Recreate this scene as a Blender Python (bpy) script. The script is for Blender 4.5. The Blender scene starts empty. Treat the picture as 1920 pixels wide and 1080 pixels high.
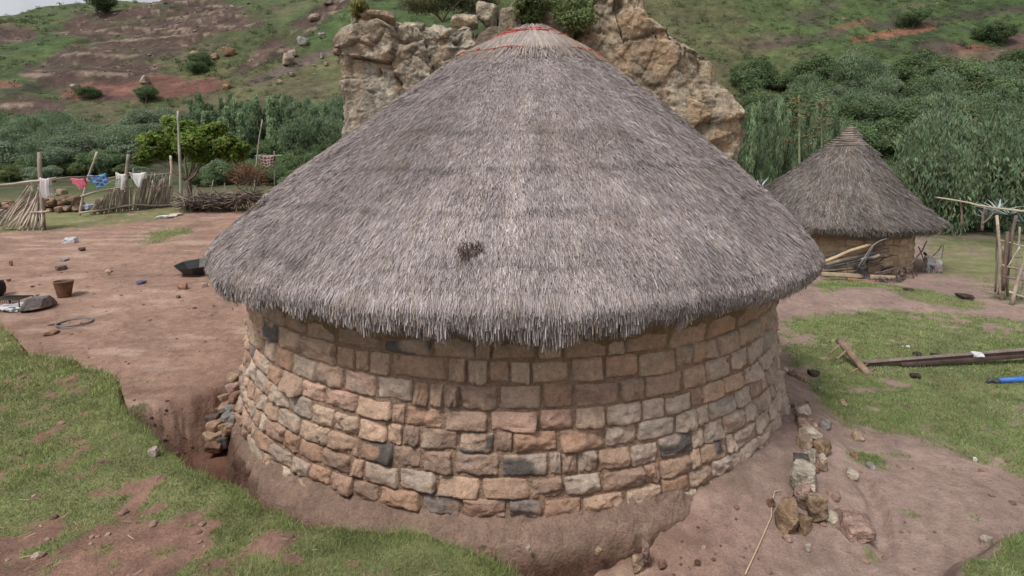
import bpy, math, random
import numpy as np
from math import radians as R, sin, cos, pi

# ------------------------------------------------------------------ camera, sky, sun, exposure
SC = bpy.context.scene
COL = SC.collection
CAMZ = 2.9
PITCH = R(5)
cam = bpy.data.cameras.new("camera"); camo = bpy.data.objects.new("camera", cam); COL.objects.link(camo)
camo.location = (0, 0, CAMZ); camo.rotation_euler = (R(90) - PITCH, 0, 0)
cam.sensor_width = 36; cam.lens = 18.75; cam.shift_y = -162.5 / 1920
cam.clip_start = 0.05; cam.clip_end = 3000
SC.camera = camo

SUN_EL, SUN_AZ = R(58), R(-140)      # compass angle from +Y, clockwise: behind the camera, to the left
world = bpy.data.worlds.new("World"); SC.world = world; world.use_nodes = True
nt = world.node_tree; bg = nt.nodes['Background']
sky = nt.nodes.new('ShaderNodeTexSky'); sky.sky_type = 'NISHITA'; sky.sun_disc = False
sky.sun_elevation = SUN_EL; sky.sun_rotation = SUN_AZ
sky.dust_density = 3.0
hs = nt.nodes.new('ShaderNodeHueSaturation'); hs.inputs['Saturation'].default_value = 0.16
nt.links.new(sky.outputs[0], hs.inputs['Color'])
# broken cloud cover
tc = nt.nodes.new('ShaderNodeTexCoord'); cn = nt.nodes.new('ShaderNodeTexNoise')
cn.inputs['Scale'].default_value = 7.0; cn.inputs['Detail'].default_value = 7
nt.links.new(tc.outputs['Generated'], cn.inputs['Vector'])
cr = nt.nodes.new('ShaderNodeValToRGB'); cr.color_ramp.elements[0].position = .38; cr.color_ramp.elements[1].position = .68
cr.color_ramp.elements[0].color = (.86, .88, .92, 1); cr.color_ramp.elements[1].color = (1.25, 1.22, 1.2, 1)
nt.links.new(cn.outputs['Fac'], cr.inputs[0])
mx = nt.nodes.new('ShaderNodeMixRGB'); mx.blend_type = 'MULTIPLY'; mx.inputs[0].default_value = 1
nt.links.new(hs.outputs[0], mx.inputs[1]); nt.links.new(cr.outputs[0], mx.inputs[2])
nt.links.new(mx.outputs[0], bg.inputs[0]); bg.inputs[1].default_value = 0.11

sl = bpy.data.lights.new("sun", 'SUN'); sl.energy = 1.75; sl.angle = R(12); sl.color = (1, .96, .9)
so = bpy.data.objects.new("sun", sl); COL.objects.link(so)
so.rotation_euler = (R(90) - SUN_EL, 0, pi - SUN_AZ)   # lamp points from the sun down to the ground
so.location = (-20, -20, 40)
SC.view_settings.view_transform = 'Standard'; SC.view_settings.look = 'None'
SC.view_settings.gamma = 1; SC.view_settings.use_curve_mapping = False
SC.view_settings.exposure = 0.45

# ------------------------------------------------------------------ noise and small maths
rng = np.random.default_rng(7)
random.seed(7)
np.seterr(over='ignore')

def _h(ix, iy, iz, s):
    h = ix * np.uint32(374761393) + iy * np.uint32(668265263) + iz * np.uint32(2246822519) + np.uint32((s * 3266489917) & 0xffffffff)
    h = (h ^ (h >> np.uint32(13))) * np.uint32(1274126177)
    h = (h ^ (h >> np.uint32(16))) * np.uint32(2654435761)
    h = h ^ (h >> np.uint32(15))
    return h.astype(np.float64) / 4294967295.0

def vn(p, s=0):
    """value noise in -1..1 at N x 3 points"""
    i = np.floor(p); f = p - i; i = i.astype(np.int64).astype(np.uint32); f = f * f * (3 - 2 * f)
    o = 0
    for dx in (0, 1):
        for dy in (0, 1):
            for dz in (0, 1):
                w = (f[:, 0] if dx else 1 - f[:, 0]) * (f[:, 1] if dy else 1 - f[:, 1]) * (f[:, 2] if dz else 1 - f[:, 2])
                o = o + w * _h(i[:, 0] + np.uint32(dx), i[:, 1] + np.uint32(dy), i[:, 2] + np.uint32(dz), s)
    return o * 2 - 1

def fbm(p, scale, octv=4, s=0, gain=.5):
    p = np.asarray(p, float)
    if p.ndim == 1: p = p[None]
    if p.shape[1] == 2: p = np.concatenate([p, np.zeros((len(p), 1))], 1)
    o = 0; a = 1; t = 0; q = p * scale
    for k in range(octv):
        o = o + a * vn(q + 17.3 * k, s + k); t += a; a *= gain; q = q * 2.03
    return o / t * 1.5

def ss(a, b, x):
    t = np.clip((x - a) / (b - a), 0, 1); return t * t * (3 - 2 * t)

def sdpoly(x, y, poly):
    """signed distance to a polygon, positive inside"""
    d = np.full(x.shape, 1e9); ins = np.zeros(x.shape, bool); n = len(poly)
    for i in range(n):
        ax, ay = poly[i][:2]; bx, by = poly[(i + 1) % n][:2]
        ex, ey = bx - ax, by - ay
        t = np.clip(((x - ax) * ex + (y - ay) * ey) / (ex * ex + ey * ey + 1e-12), 0, 1)
        d = np.minimum(d, np.hypot(x - ax - t * ex, y - ay - t * ey))
        c = ((ay > y) != (by > y)) & (x < (bx - ax) * (y - ay) / ((by - ay) if by != ay else 1e-12) + ax)
        ins ^= c
    return np.where(ins, d, -d)

def ray(px, py):
    u = (px - 960) / 1000; v = (py - 377.5) / 1000
    return np.array([u, cos(PITCH) - v * sin(PITCH), -sin(PITCH) - v * cos(PITCH)])

def P(px, py, Y):
    d = ray(px, py); t = Y / d[1]; return np.array([d[0] * t, Y, CAMZ + d[2] * t])

def at(px, py, z):
    d = ray(px, py); t = (z - CAMZ) / d[2]; return np.array([d[0] * t, d[1] * t, z])

# ------------------------------------------------------------------ terrain heights
HX, HY = 0.0, 7.5                       # centre of the big hut
BANK = [(-30, 12), (-9, 8.6, .62)] + [(*at(a, b, c)[:2], c) for a, b, c in ((-60, 596, .64), (0, 620, .67), (30, 640, .69), (22, 660, .71), (62, 666, .73), (128, 676, .76), (140, 692, .79), (118, 704, .80), (176, 702, .83),
        (216, 726, .88), (212, 752, .90), (240, 792, .96), (300, 832, 1.0), (345, 872, 1.0), (430, 928, 1.01), (480, 962, 1.02), (560, 996, 1.02), (680, 1006, 1.02), (800, 1012, 1.0), (880, 1036, .97), (952, 1078, .93))] + [
        (.7, 1.95, .85), (1.7, 1.95, .55), (2.55, 2.7, .33), (2.95, 3.2, .22), (3.35, 3.42, .16), (5, 4.15, .08), (9, 5.0, .0), (30, 7)]
BANKP = [b[:2] for b in BANK] + [(30, -40), (-30, -40)]
TRENCH = [(-5.05, 4.9), (-4.6, 5.42), (-4.1, 5.72), (-3.7, 6.0), (-3.3, 6.6), (-2.5, 7.2), (0, 7), (1.5, 5.2), (1.85, 4.35), (1.55, 3.75), (1.15, 3.0), (1.1, 1.0), (-2, 1.5), (-5, 3.6)]

def hill_w(u):
    return np.interp(u, [-3, -1.3, -.96, -.63, -.3, 0, .3, 1, 3], [.12, .212, .238, .276, .36, .42, .46, .47, .4])

def cliff_mask(px, py, x, y, z):
    n = fbm(np.stack([x, y, z], 1), .035, 4, 31) * .5
    def ell(cx, cy, rx, ry, rot=0):
        a = R(rot); dx = px - cx; dy = py - cy
        ex = (dx * cos(a) + dy * sin(a)) / rx; ey = (-dx * sin(a) + dy * cos(a)) / ry
        return 1.25 - np.hypot(ex, ey)
    m = np.maximum.reduce([ell(300, 55, 200, 62, -8), ell(190, 100, 130, 45, -20), ell(615, 35, 170, 26, -33), ell(35, 72, 60, 16, 0),
                           ell(50, 200, 110, 17, 4), ell(250, 140, 60, 18, -10), ell(520, 110, 90, 9, -22)])
    return ss(.22, .48, m + 1.3 * n)

def zhill(x, y):
    d = np.sqrt(np.maximum(y, 0) ** 2 + (.3 * x) ** 2)
    u = np.where(y > 5, x / np.maximum(y, 5), np.sign(x) * 3)
    zc = CAMZ + hill_w(u) * 220
    k = zc / 175
    z = k * np.maximum(d - 45, 0)
    z = np.where(d > 220, zc - .12 * (d - 220), z)
    z = z * (.75 + .25 * ss(45, 75, d))
    p = np.stack([x, y], 1)
    amp = ss(42, 90, d)
    z = z + amp * (2.4 * fbm(p, 1 / 34, 3, 5) + 1.0 * fbm(p, 1 / 9, 4, 6)) * ss(-.2, .3, y / 100)
    return z

def terrace(x, y, z):
    u = x / np.maximum(y, 5); px = 960 + 1000 * u; py = 290 - 1000 * (z - CAMZ) / np.maximum(y, 5)
    m = cliff_mask(px, py, x, y, z) * (y > 40)
    q = (z + 1.2 * fbm(np.stack([x, y], 1), 1 / 14, 3, 9)) / 5.0
    fr = q - np.floor(q)
    return z + m * 5.0 * (ss(.5, .95, fr) - fr) * .42, m

def zfun(x, y):
    x = np.atleast_1d(np.asarray(x, float)); y = np.atleast_1d(np.asarray(y, float))
    p = np.stack([x, y], 1)
    yard = -.02 + .05 * (np.clip(y, 2, 24) - 5)
    right = -.2 - .045 * (np.clip(y, 5, 21) - 6)
    s = ss(-3, 4.5, x)
    z = yard * (1 - s) + right * s
    z = z + .035 * fbm(p, .45, 4, 2) + .016 * fbm(p, 2.2, 4, 3) + .006 * fbm(p, 11, 3, 4)
    # trench around the front left of the hut
    t = sdpoly(x, y, TRENCH) + .12 * fbm(p, 1.3, 4, 11) + .08 * fbm(p, 5, 4, 16) + .02 * fbm(p, 16, 2, 17)
    dep = -.58 + .34 * ss(-1.4, 1.0, x) + .16 * ss(.5, 1.7, x) + .07 * fbm(p, 1.5, 4, 12) + .02 * fbm(p, 7, 3, 13)
    m = ss(-.18, .24, t)
    z = z * (1 - m) + np.minimum(z, dep) * m
    # dirt heap against the right of the hut wall, and a little washed-out gully
    rc = np.hypot(x - HX, y - HY)
    ang = np.arctan2(x - HX, HY - y)
    z = z + .20 * ss(4.35, 3.5, rc) * ss(.22, .7, ang) * ss(2.4, 1.6, ang) 
    gx = 2.95 + .35 * np.sin((y - 4.0) * 1.6)
    gd = np.abs(x - gx + .05 * fbm(p, 2, 3, 14))
    z = z - .07 * ss(.14, .02, gd) * ss(3.7, 4.0, y) * ss(5.0, 4.6, y)
    # grass bank the camera stands on
    b = sdpoly(x, y, BANKP)
    b = b + .05 + .05 * fbm(p, 1.0, 4, 21) + .03 * fbm(p, 5, 3, 22)
    _b = sorted((q[0], q[2]) for q in BANK[1:-1]); bz = np.interp(x, [q[0] for q in _b], [q[1] for q in _b])
    bz = bz + .04 * fbm(p, .8, 4, 23) + .02 * fbm(p, 4, 3, 24) + .05 * np.clip(b, 0, 3) - .015 * ss(.12, 0, b)
    wdt = .10 + .16 * (fbm(p, .6, 2, 25) > .1)
    m = ss(-.22, .02, b)
    z = z * (1 - m) + bz * m
    # gentle grass mound in front of the small hut
    z = z + .22 * np.exp(-(((x - 7.9) / 2.6) ** 2 + ((y - 12.6) / 1.1) ** 2))
    far = ss(30, 55, np.hypot(x, y))
    zz = z * (1 - far * (x > 0) * .0)
    zh = zhill(x, y)
    zz = zz + np.where(y > 0, zh, 0)
    zz, _ = terrace(x, y, zz)
    return zz

def G(px, py, lo=1.2, hi=420):
    """where a line of sight meets the terrain"""
    d = ray(px, py); t = np.exp(np.linspace(np.log(lo), np.log(hi), 420))
    for _ in range(2):
        h = zfun(d[0] * t, d[1] * t); below = (CAMZ + d[2] * t) < h
        k = int(np.argmax(below)) if below.any() else len(t) - 1
        t = np.linspace(t[max(k - 1, 0)], t[k], 14)
    t = t[len(t) // 2]
    return np.array([d[0] * t, d[1] * t, CAMZ + d[2] * t])

def far_points(px, py):
    """quick version of G for many lines of sight into the valley (smooth hill only)"""
    t = np.exp(np.linspace(np.log(20), np.log(260), 200))
    u = (px - 960) / 1000; v = (py - 377.5) / 1000
    y = (cos(PITCH) - v * sin(PITCH))[:, None] * t; x = u[:, None] * t; z = CAMZ + (-sin(PITCH) - v * cos(PITCH))[:, None] * t
    s = ss(-3, 4.5, x); d = np.sqrt(y ** 2 + (.3 * x) ** 2)
    g = (-.02 + .05 * (np.clip(y, 2, 24) - 5)) * (1 - s) + (-.2 - .045 * (np.clip(y, 5, 21) - 6)) * s
    g = g + (CAMZ + hill_w(x / y) * 220) / 175 * np.maximum(d - 45, 0) * (.75 + .25 * ss(45, 75, d))
    k = np.argmax(z < g, 1); k = np.where((z < g).any(1), k, 199); i = np.arange(len(px))
    return x[i, k], y[i, k]

# ------------------------------------------------------------------ mesh helpers
def build(name, V, F, mat, parent=None, col=None, smooth=True, loc=None):
    """V: N x 3, F: array of quads / tris or a list of those; ONE mesh object"""
    V = np.asarray(V, np.float32).reshape(-1, 3)
    Fs = F if isinstance(F, list) and len(F) and hasattr(F[0], 'shape') else [np.asarray(F)]
    Fs = [f for f in Fs if len(f)]
    me = bpy.data.meshes.new(name)
    me.vertices.add(len(V)); me.vertices.foreach_set('co', V.ravel())
    li = np.concatenate([f.ravel() for f in Fs]).astype(np.int32)
    tot = np.concatenate([np.full(len(f), f.shape[1]) for f in Fs]).astype(np.int32)
    st = np.concatenate([[0], np.cumsum(tot)[:-1]]).astype(np.int32)
    me.loops.add(len(li)); me.loops.foreach_set('vertex_index', li)
    me.polygons.add(len(tot)); me.polygons.foreach_set('loop_start', st)
    me.polygons.foreach_set('use_smooth', np.full(len(tot), bool(smooth)))
    if col is not None:
        c = np.asarray(col, np.float32)
        if c.ndim == 1: c = np.tile(c, (len(V), 1))
        if c.shape[1] == 3: c = np.concatenate([c, np.ones((len(c), 1), np.float32)], 1)
        at_ = me.color_attributes.new('Col', 'FLOAT_COLOR', 'POINT'); at_.data.foreach_set('color', c.ravel())
    me.update(calc_edges=True); me.validate()
    me.materials.append(mat)
    o = bpy.data.objects.new(name, me); COL.objects.link(o)
    if loc is not None: o.location = loc
    if parent is not None: o.parent = parent
    return o

class MB:
    def __init__(s): s.v = []; s.q = []; s.t = []; s.c = []; s.n = 0
    def add(s, V, Q=None, T=None, col=(.5, .5, .5)):
        V = np.asarray(V, float).reshape(-1, 3)
        if Q is not None and len(Q): s.q.append(np.asarray(Q, int).reshape(-1, 4) + s.n)
        if T is not None and len(T): s.t.append(np.asarray(T, int).reshape(-1, 3) + s.n)
        c = np.asarray(col, float)
        if c.ndim == 1: c = np.tile(c, (len(V), 1))
        s.v.append(V); s.c.append(c); s.n += len(V); return s
    def tube(s, pts, rad, n=8, col=(.5, .5, .5), wob=0.0, flat=1.0):
        pts = np.asarray(pts, float); m = len(pts)
        rad = np.full(m, rad, float) if np.isscalar(rad) else np.asarray(rad, float)
        d = np.gradient(pts, axis=0); d /= np.linalg.norm(d, axis=1)[:, None] + 1e-9
        ref = np.array([0, 0, 1.]) if abs(d[:, 2]).mean() < .8 else np.array([1., 0, 0])
        a = np.cross(d, ref); a /= np.linalg.norm(a, axis=1)[:, None] + 1e-9; b = np.cross(a, d)
        th = np.arange(n) / n * 2 * pi
        V = pts[:, None] + rad[:, None, None] * (np.cos(th)[None, :, None] * a[:, None] + flat * np.sin(th)[None, :, None] * b[:, None])
        V = V.reshape(-1, 3)
        if wob: V = V + wob * rad.mean() * np.stack([fbm(V, 3 / max(rad.mean() * 6, .02), 2, k + 3) for k in range(3)], 1)
        i = np.arange(m - 1)[:, None] * n; j = np.arange(n)[None]; j2 = (j + 1) % n
        Q = np.stack([i + j, i + j2, i + n + j2, i + n + j], -1).reshape(-1, 4)
        V = np.concatenate([V, pts[:1], pts[-1:]]); k = np.arange(n); k2 = (k + 1) % n; L = m * n
        T = np.concatenate([np.stack([k2, k, np.full(n, L)], 1), np.stack([(m - 1) * n + k, (m - 1) * n + k2, np.full(n, L + 1)], 1)])
        return s.add(V, Q, T, col)
    def box(s, c, hx, hy, hz, col=(.5, .5, .5), bev=.12):
        """rounded-edge box: c centre, hx hy hz half axes as vectors"""
        hx, hy, hz = [np.asarray(q, float) for q in (hx, hy, hz)]; c = np.asarray(c, float)
        g = np.array([-1, -1 + bev, 1 - bev, 1]); V = []; Q = []
        for ax in range(3):
            for sg in (-1, 1):
                a, b = [k for k in range(3) if k != ax]
                base = len(V)
                for i in range(4):
                    for j in range(4):
                        q = np.zeros(3); q[ax] = sg; q[a] = g[i]; q[b] = g[j]
                        k = (abs(q) > .999).sum()
                        if k == 2: q *= 1 - bev * .18
                        if k == 3: q *= 1 - bev * .35
                        V.append(q)
                for i in range(3):
                    for j in range(3):
                        f = [base + i * 4 + j, base + i * 4 + j + 1, base + (i + 1) * 4 + j + 1, base + (i + 1) * 4 + j]
                        Q.append(f if sg > 0 else f[::-1])
        V = np.array(V); V = c + V[:, :1] * hx + V[:, 1:2] * hy + V[:, 2:] * hz
        return s.add(V, Q, None, col)
    def blades(s, base, tip, wid, col, taper=.35, side=None):
        """thin quads from base to tip"""
        base = np.asarray(base, float); tip = np.asarray(tip, float); n = len(base)
        d = tip - base
        if side is None:
            side = np.cross(d, rng.normal(size=(n, 3)))
        side = side / (np.linalg.norm(side, axis=1)[:, None] + 1e-9)
        w = np.broadcast_to(np.asarray(wid, float), (n,))[:, None] * .5
        V = np.stack([base - side * w, base + side * w, tip + side * w * taper, tip - side * w * taper], 1).reshape(-1, 3)
        i = np.arange(n)[:, None] * 4
        c = np.repeat(np.broadcast_to(np.asarray(col, float), (n, 3)), 4, 0)
        return s.add(V, i + np.arange(4)[None], None, c)
    def build(s, name, mat, parent=None, smooth=True, loc=None):
        V = np.concatenate(s.v); C = np.concatenate(s.c)
        if loc is not None: V = V - np.asarray(loc)
        Fs = []
        if s.q: Fs.append(np.concatenate(s.q))
        if s.t: Fs.append(np.concatenate(s.t))
        return build(name, V, Fs, mat, parent, C, smooth, loc)

def tag(o, label=None, cat=None, group=None, kind=None):
    if label: o['label'] = label
    if cat: o['category'] = cat
    if group: o['group'] = group
    if kind: o['kind'] = kind
    return o

def thing(name, label, cat, loc, group=None):
    o = bpy.data.objects.new(name, None); COL.objects.link(o); o.location = [float(q) for q in loc]
    o.empty_display_size = .2
    return tag(o, label, cat, group)

def part(mb, name, mat, t, smooth=True, label=None):
    """mesh in world coordinates hung under thing t (unrotated)"""
    org = np.zeros(3); q = t
    while q is not None: org = org + np.array(q.location); q = q.parent
    V = np.concatenate(mb.v) - org
    Fs = []
    if mb.q: Fs.append(np.concatenate(mb.q))
    if mb.t: Fs.append(np.concatenate(mb.t))
    o = build(name, V, Fs, mat, t, np.concatenate(mb.c), smooth)
    if label: o['label'] = label
    return o

def copy_tree(o, parent=None):
    c = o.copy(); COL.objects.link(c)
    if parent is not None: c.parent = parent
    for ch in list(o.children): copy_tree(ch, c)
    return c

# ------------------------------------------------------------------ materials
def mat(name, rough=.9, var=((6, .35), (40, .3)), bump=(30, .3), bump2=None, tint=None, spec=.25, transl=0, coords='Object', stretch=None, metal=0):
    m = bpy.data.materials.new(name); m.use_nodes = True; n = m.node_tree.nodes; l = m.node_tree.links
    b = n['Principled BSDF']; b.inputs['Roughness'].default_value = rough; b.inputs['Specular IOR Level'].default_value = spec
    b.inputs['Metallic'].default_value = metal
    a = n.new('ShaderNodeAttribute'); a.attribute_name = 'Col'; c = a.outputs['Color']
    t = n.new('ShaderNodeTexCoord'); vec = t.outputs[coords]
    if stretch:
        mp = n.new('ShaderNodeMapping'); mp.inputs['Scale'].default_value = stretch; l.new(vec, mp.inputs[0]); vec = mp.outputs[0]
    for sc, st in var:
        x = n.new('ShaderNodeTexNoise'); x.inputs['Scale'].default_value = sc; x.inputs['Detail'].default_value = 5; x.inputs['Roughness'].default_value = .62
        l.new(vec, x.inputs['Vector'])
        r = n.new('ShaderNodeMapRange'); r.inputs[1].default_value = .3; r.inputs[2].default_value = .7
        r.inputs[3].default_value = 1 - st; r.inputs[4].default_value = 1 + st; l.new(x.outputs['Fac'], r.inputs[0])
        q = n.new('ShaderNodeMixRGB'); q.blend_type = 'MULTIPLY'; q.inputs[0].default_value = 1
        l.new(c, q.inputs[1]); l.new(r.outputs[0], q.inputs[2]); c = q.outputs[0]
    if tint:
        sc, colr, lo, hi = tint
        x = n.new('ShaderNodeTexNoise'); x.inputs['Scale'].default_value = sc; x.inputs['Detail'].default_value = 6; x.inputs['Roughness'].default_value = .65
        l.new(vec, x.inputs['Vector'])
        r = n.new('ShaderNodeMapRange'); r.inputs[1].default_value = lo; r.inputs[2].default_value = hi; l.new(x.outputs['Fac'], r.inputs[0])
        q = n.new('ShaderNodeMixRGB'); q.inputs[2].default_value = (*colr, 1); l.new(r.outputs[0], q.inputs[0]); l.new(c, q.inputs[1]); c = q.outputs[0]
    l.new(c, b.inputs['Base Color'])
    last = None
    for bp in (bump, bump2):
        if bp:
            x = n.new('ShaderNodeTexNoise'); x.inputs['Scale'].default_value = bp[0]; x.inputs['Detail'].default_value = 8; x.inputs['Roughness'].default_value = .65
            l.new(vec, x.inputs['Vector'])
            u = n.new('ShaderNodeBump'); u.inputs['Strength'].default_value = bp[1]; u.inputs['Distance'].default_value = bp[2] if len(bp) > 2 else .02
            l.new(x.outputs['Fac'], u.inputs['Height'])
            if last: l.new(last, u.inputs['Normal'])
            last = u.outputs[0]
    if last: l.new(last, b.inputs['Normal'])
    if transl:
        tr = n.new('ShaderNodeBsdfTranslucent'); l.new(c, tr.inputs[0]); ms = n.new('ShaderNodeMixShader'); ms.inputs[0].default_value = transl
        l.new(b.outputs[0], ms.inputs[1]); l.new(tr.outputs[0], ms.inputs[2]); l.new(ms.outputs[0], n['Material Output'].inputs[0])
    return m

M = dict(
    ground=mat('soil_and_turf', .95, ((1.1, .12), (9, .18), (60, .22)), (45, .7, .02), (9, .6, .05)),
    hill=mat('hillside', .95, ((.12, .25), (.6, .3), (2.2, .3)), (1.2, .6, .5)),
    rock=mat('weathered_sandstone', .92, ((.7, .22), (3, .3), (14, .32)), (9, .8, .06), (2.2, .7, .25), tint=(6, (.17, .15, .12), .57, .68)),
    stone=mat('hewn_sandstone', .92, ((5, .16), (22, .2), (90, .2)), (70, .8, .012), (18, .7, .03), tint=(11, (.19, .16, .14), .65, .8)),
    mud=mat('dried_mud', .95, ((2.2, .15), (14, .22), (70, .18)), (40, .8, .02), (10, .8, .05)),
    straw=mat('weathered_straw', .85, ((1.3, .13), (9, .12)), None, spec=.2),
    underthatch=mat('old_thatch', .95, ((8, .3), (60, .3)), (50, .8, .03)),
    rope=mat('rope', .8, ((60, .2),), (120, .5, .005)),
    grass=mat('grass_blades', .8, ((1.2, .2), (6, .2)), None, spec=.15, transl=.25),
    leaf=mat('leaves', .75, ((.9, .25), (4, .25)), None, spec=.15, transl=.42),
    bark=mat('bark', .92, ((5, .3), (30, .3)), (40, .8, .02), stretch=(1, 1, .3)),
    wood=mat('weathered_wood', .88, ((4, .25), (30, .25)), (45, .6, .01)),
    cloth=mat('cotton_cloth', .9, ((25, .06),), (160, .15, .003), transl=.2),
    iron=mat('rusted_iron', .7, ((6, .35), (40, .3)), (60, .4, .006), spec=.4, metal=.25),
    paint=mat('worn_paint', .5, ((8, .15), (50, .15)), (60, .1, .004), spec=.4),
    plastic=mat('thin_plastic', .35, ((9, .08),), None, spec=.5, transl=.25),
    ash=mat('ash', .98, ((8, .2), (60, .2)), (50, .6, .02)),
)

# ------------------------------------------------------------------ ground masks and colours
GR_RIGHT = [at(*q) for q in ((1482, 590, -.3), (1640, 578, -.4), (1790, 590, -.45), (2200, 640, -.4), (2300, 930, -.2), (1925, 905, -.2), (1840, 868, -.2), (1760, 838, -.2),
                             (1680, 822, -.2), (1590, 800, -.2), (1555, 770, -.2), (1500, 715, -.2), (1475, 650, -.25))]
GR_MOUND = [at(*q) for q in ((1525, 540, -.5), (1548, 512, -.5), (1640, 530, -.5), (1740, 548, -.5), (1840, 572, -.45), (1810, 582, -.45), (1700, 567, -.45), (1655, 545, -.45), (1600, 548, -.45), (1545, 556, -.45))]
GR_BACK = [at(*q) for q in ((1740, 440, -.8), (1870, 445, -.8), (2100, 455, -.8), (2100, 560, -.6), (1905, 572, -.55), (1850, 545, -.6), (1845, 520, -.6), (1770, 520, -.7))]
GR_FENCE = [(-25, 14), (-18, 14.6), (-15.5, 16.4), (-13.2, 17.3), (-12.4, 18.2), (-12.3, 20.5), (-10.6, 21), (-8, 23), (2, 28), (2, 60), (-80, 60), (-80, 14)]
GR_SPOT = [at(*q) for q in ((268, 442, .5), (305, 428, .55), (352, 430, .55), (345, 440, .5), (290, 452, .5))]
GR_PATCH = [at(*q) for q in ((1590, 860, -.2), (1640, 858, -.2), (1682, 866, -.2), (1668, 885, -.2), (1628, 893, -.2), (1600, 880, -.2))]
BARE = [(450, 935, 1.0, .33), (330, 1010, 1.05, .40), (560, 955, 1.0, .13), (150, 1060, 1.1, .32), (690, 1010, 1.0, .10), (250, 905, 1.0, .12), (30, 985, 1.1, .2), (480, 1035, 1.0, .2), (860, 1045, 1.0, .08), (390, 860, 1.0, .10)]

def grass_mask(x, y):
    p = np.stack([x, y], 1)
    n = fbm(p, 1.1, 4, 41); n2 = fbm(p, 4.5, 4, 42)
    b = sdpoly(x, y, BANKP) + .05 + .05 * fbm(p, 1.0, 4, 21) + .03 * fbm(p, 5, 3, 22)
    bare = np.zeros(len(x))
    for px, py, z, r in BARE:
        c = at(px, py, z); bare = np.maximum(bare, ss(r * 1.7, r * .5, np.hypot((x - c[0]) * .8, y - c[1])))
    n3 = fbm(p, 11, 3, 46)
    g = ss(-.03, .03, b) * ss(.72, .36, (bare * .46 + .20 * n + .50 * n2 + .62 * n3 + .06 + .12 * ss(3.2, 2.3, y)) * ss(.02, .30, b + .10 * n2))
    for poly, w in ((GR_RIGHT, .35), (GR_MOUND, .2), (GR_BACK, .6), (GR_FENCE, .8), (GR_SPOT, .4), (GR_PATCH, .18)):
        sdv = sdpoly(x, y, poly)
        th = .12 if poly is not GR_BACK else .3
        gg = ss(-w * .6, w * .6, sdv + w * .9 * n2 * .7 + w * .5 * n) * ss(-.62 + th, -.2 + th, n2 * .8 + n * .5 + .35)
        g = np.maximum(g, gg)
    # small weeds in the dirt
    rc = np.hypot(x - HX, y - HY)
    w = ss(.58, .85, fbm(p, 2.6, 3, 44)) * (x > -4.6) * (y < 6.5) * (rc > 3.9) * (b < -.2) * .75
    return np.maximum(g, w), b

def ground_colour(x, y, z):
    p = np.stack([x, y], 1)
    g, b = grass_mask(x, y)
    n = fbm(p, .5, 5, 51)[:, None]; n2 = fbm(p, 3.1, 5, 52)[:, None]
    n4 = fbm(p, 13, 4, 57)[:, None]
    dirt = np.array([.285, .180, .136]) * (1 + .10 * n + .12 * n2 + .16 * n4)
    pale = np.array([.44, .315, .25]); dark = np.array([.15, .088, .066])
    st = fbm(np.stack([x * .7 + y * .2, y * 2.2], 1), 1.6, 4, 53)[:, None]
    dirt = dirt + (pale - dirt) * ss(.22, .6, st) * .6
    dirt = dirt + (dark - dirt) * ss(.25, .85, -st) * .45
    # red fresh soil in the trench and on the cut faces
    red = np.array([.150, .074, .050]) * (1 + .3 * n2 + .1 * n + .25 * n4)
    t = (ss(-.3, .15, sdpoly(x, y, TRENCH)) * ss(1.2, -.8, x))[:, None]
    dirt = dirt + (red - dirt) * np.clip(t * (.85 + .4 * n2), 0, 1)
    cut = (ss(-.42, -.1, b) * ss(.12, -.02, b))[:, None]
    dirt = dirt + (red - dirt) * cut
    bankdirt = np.array([.22, .128, .094]) * (1 + .22 * n2 + .2 * n4)
    dirt = np.where((b > .02)[:, None], bankdirt, dirt)
    # greyer, damp dirt on the right
    gr = ss(.8, 2.5, x)[:, None] * (b < 0)[:, None]
    dirt = dirt + (np.array([.27, .195, .168]) * (1 + .15 * n2 + .1 * st + .14 * n4) - dirt) * gr * .85
    grass = np.array([.165, .18, .075]) * (1 + .2 * n + .2 * n2 + .15 * n4)
    yel = np.array([.20, .175, .085])
    grass = grass + (yel - grass) * ss(.15, .9, fbm(p, 1.7, 4, 55))[:, None] * .6
    c = dirt + (grass - dirt) * np.clip(g, 0, 1)[:, None] * .9
    return np.clip(c, .01, 1), g

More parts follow.
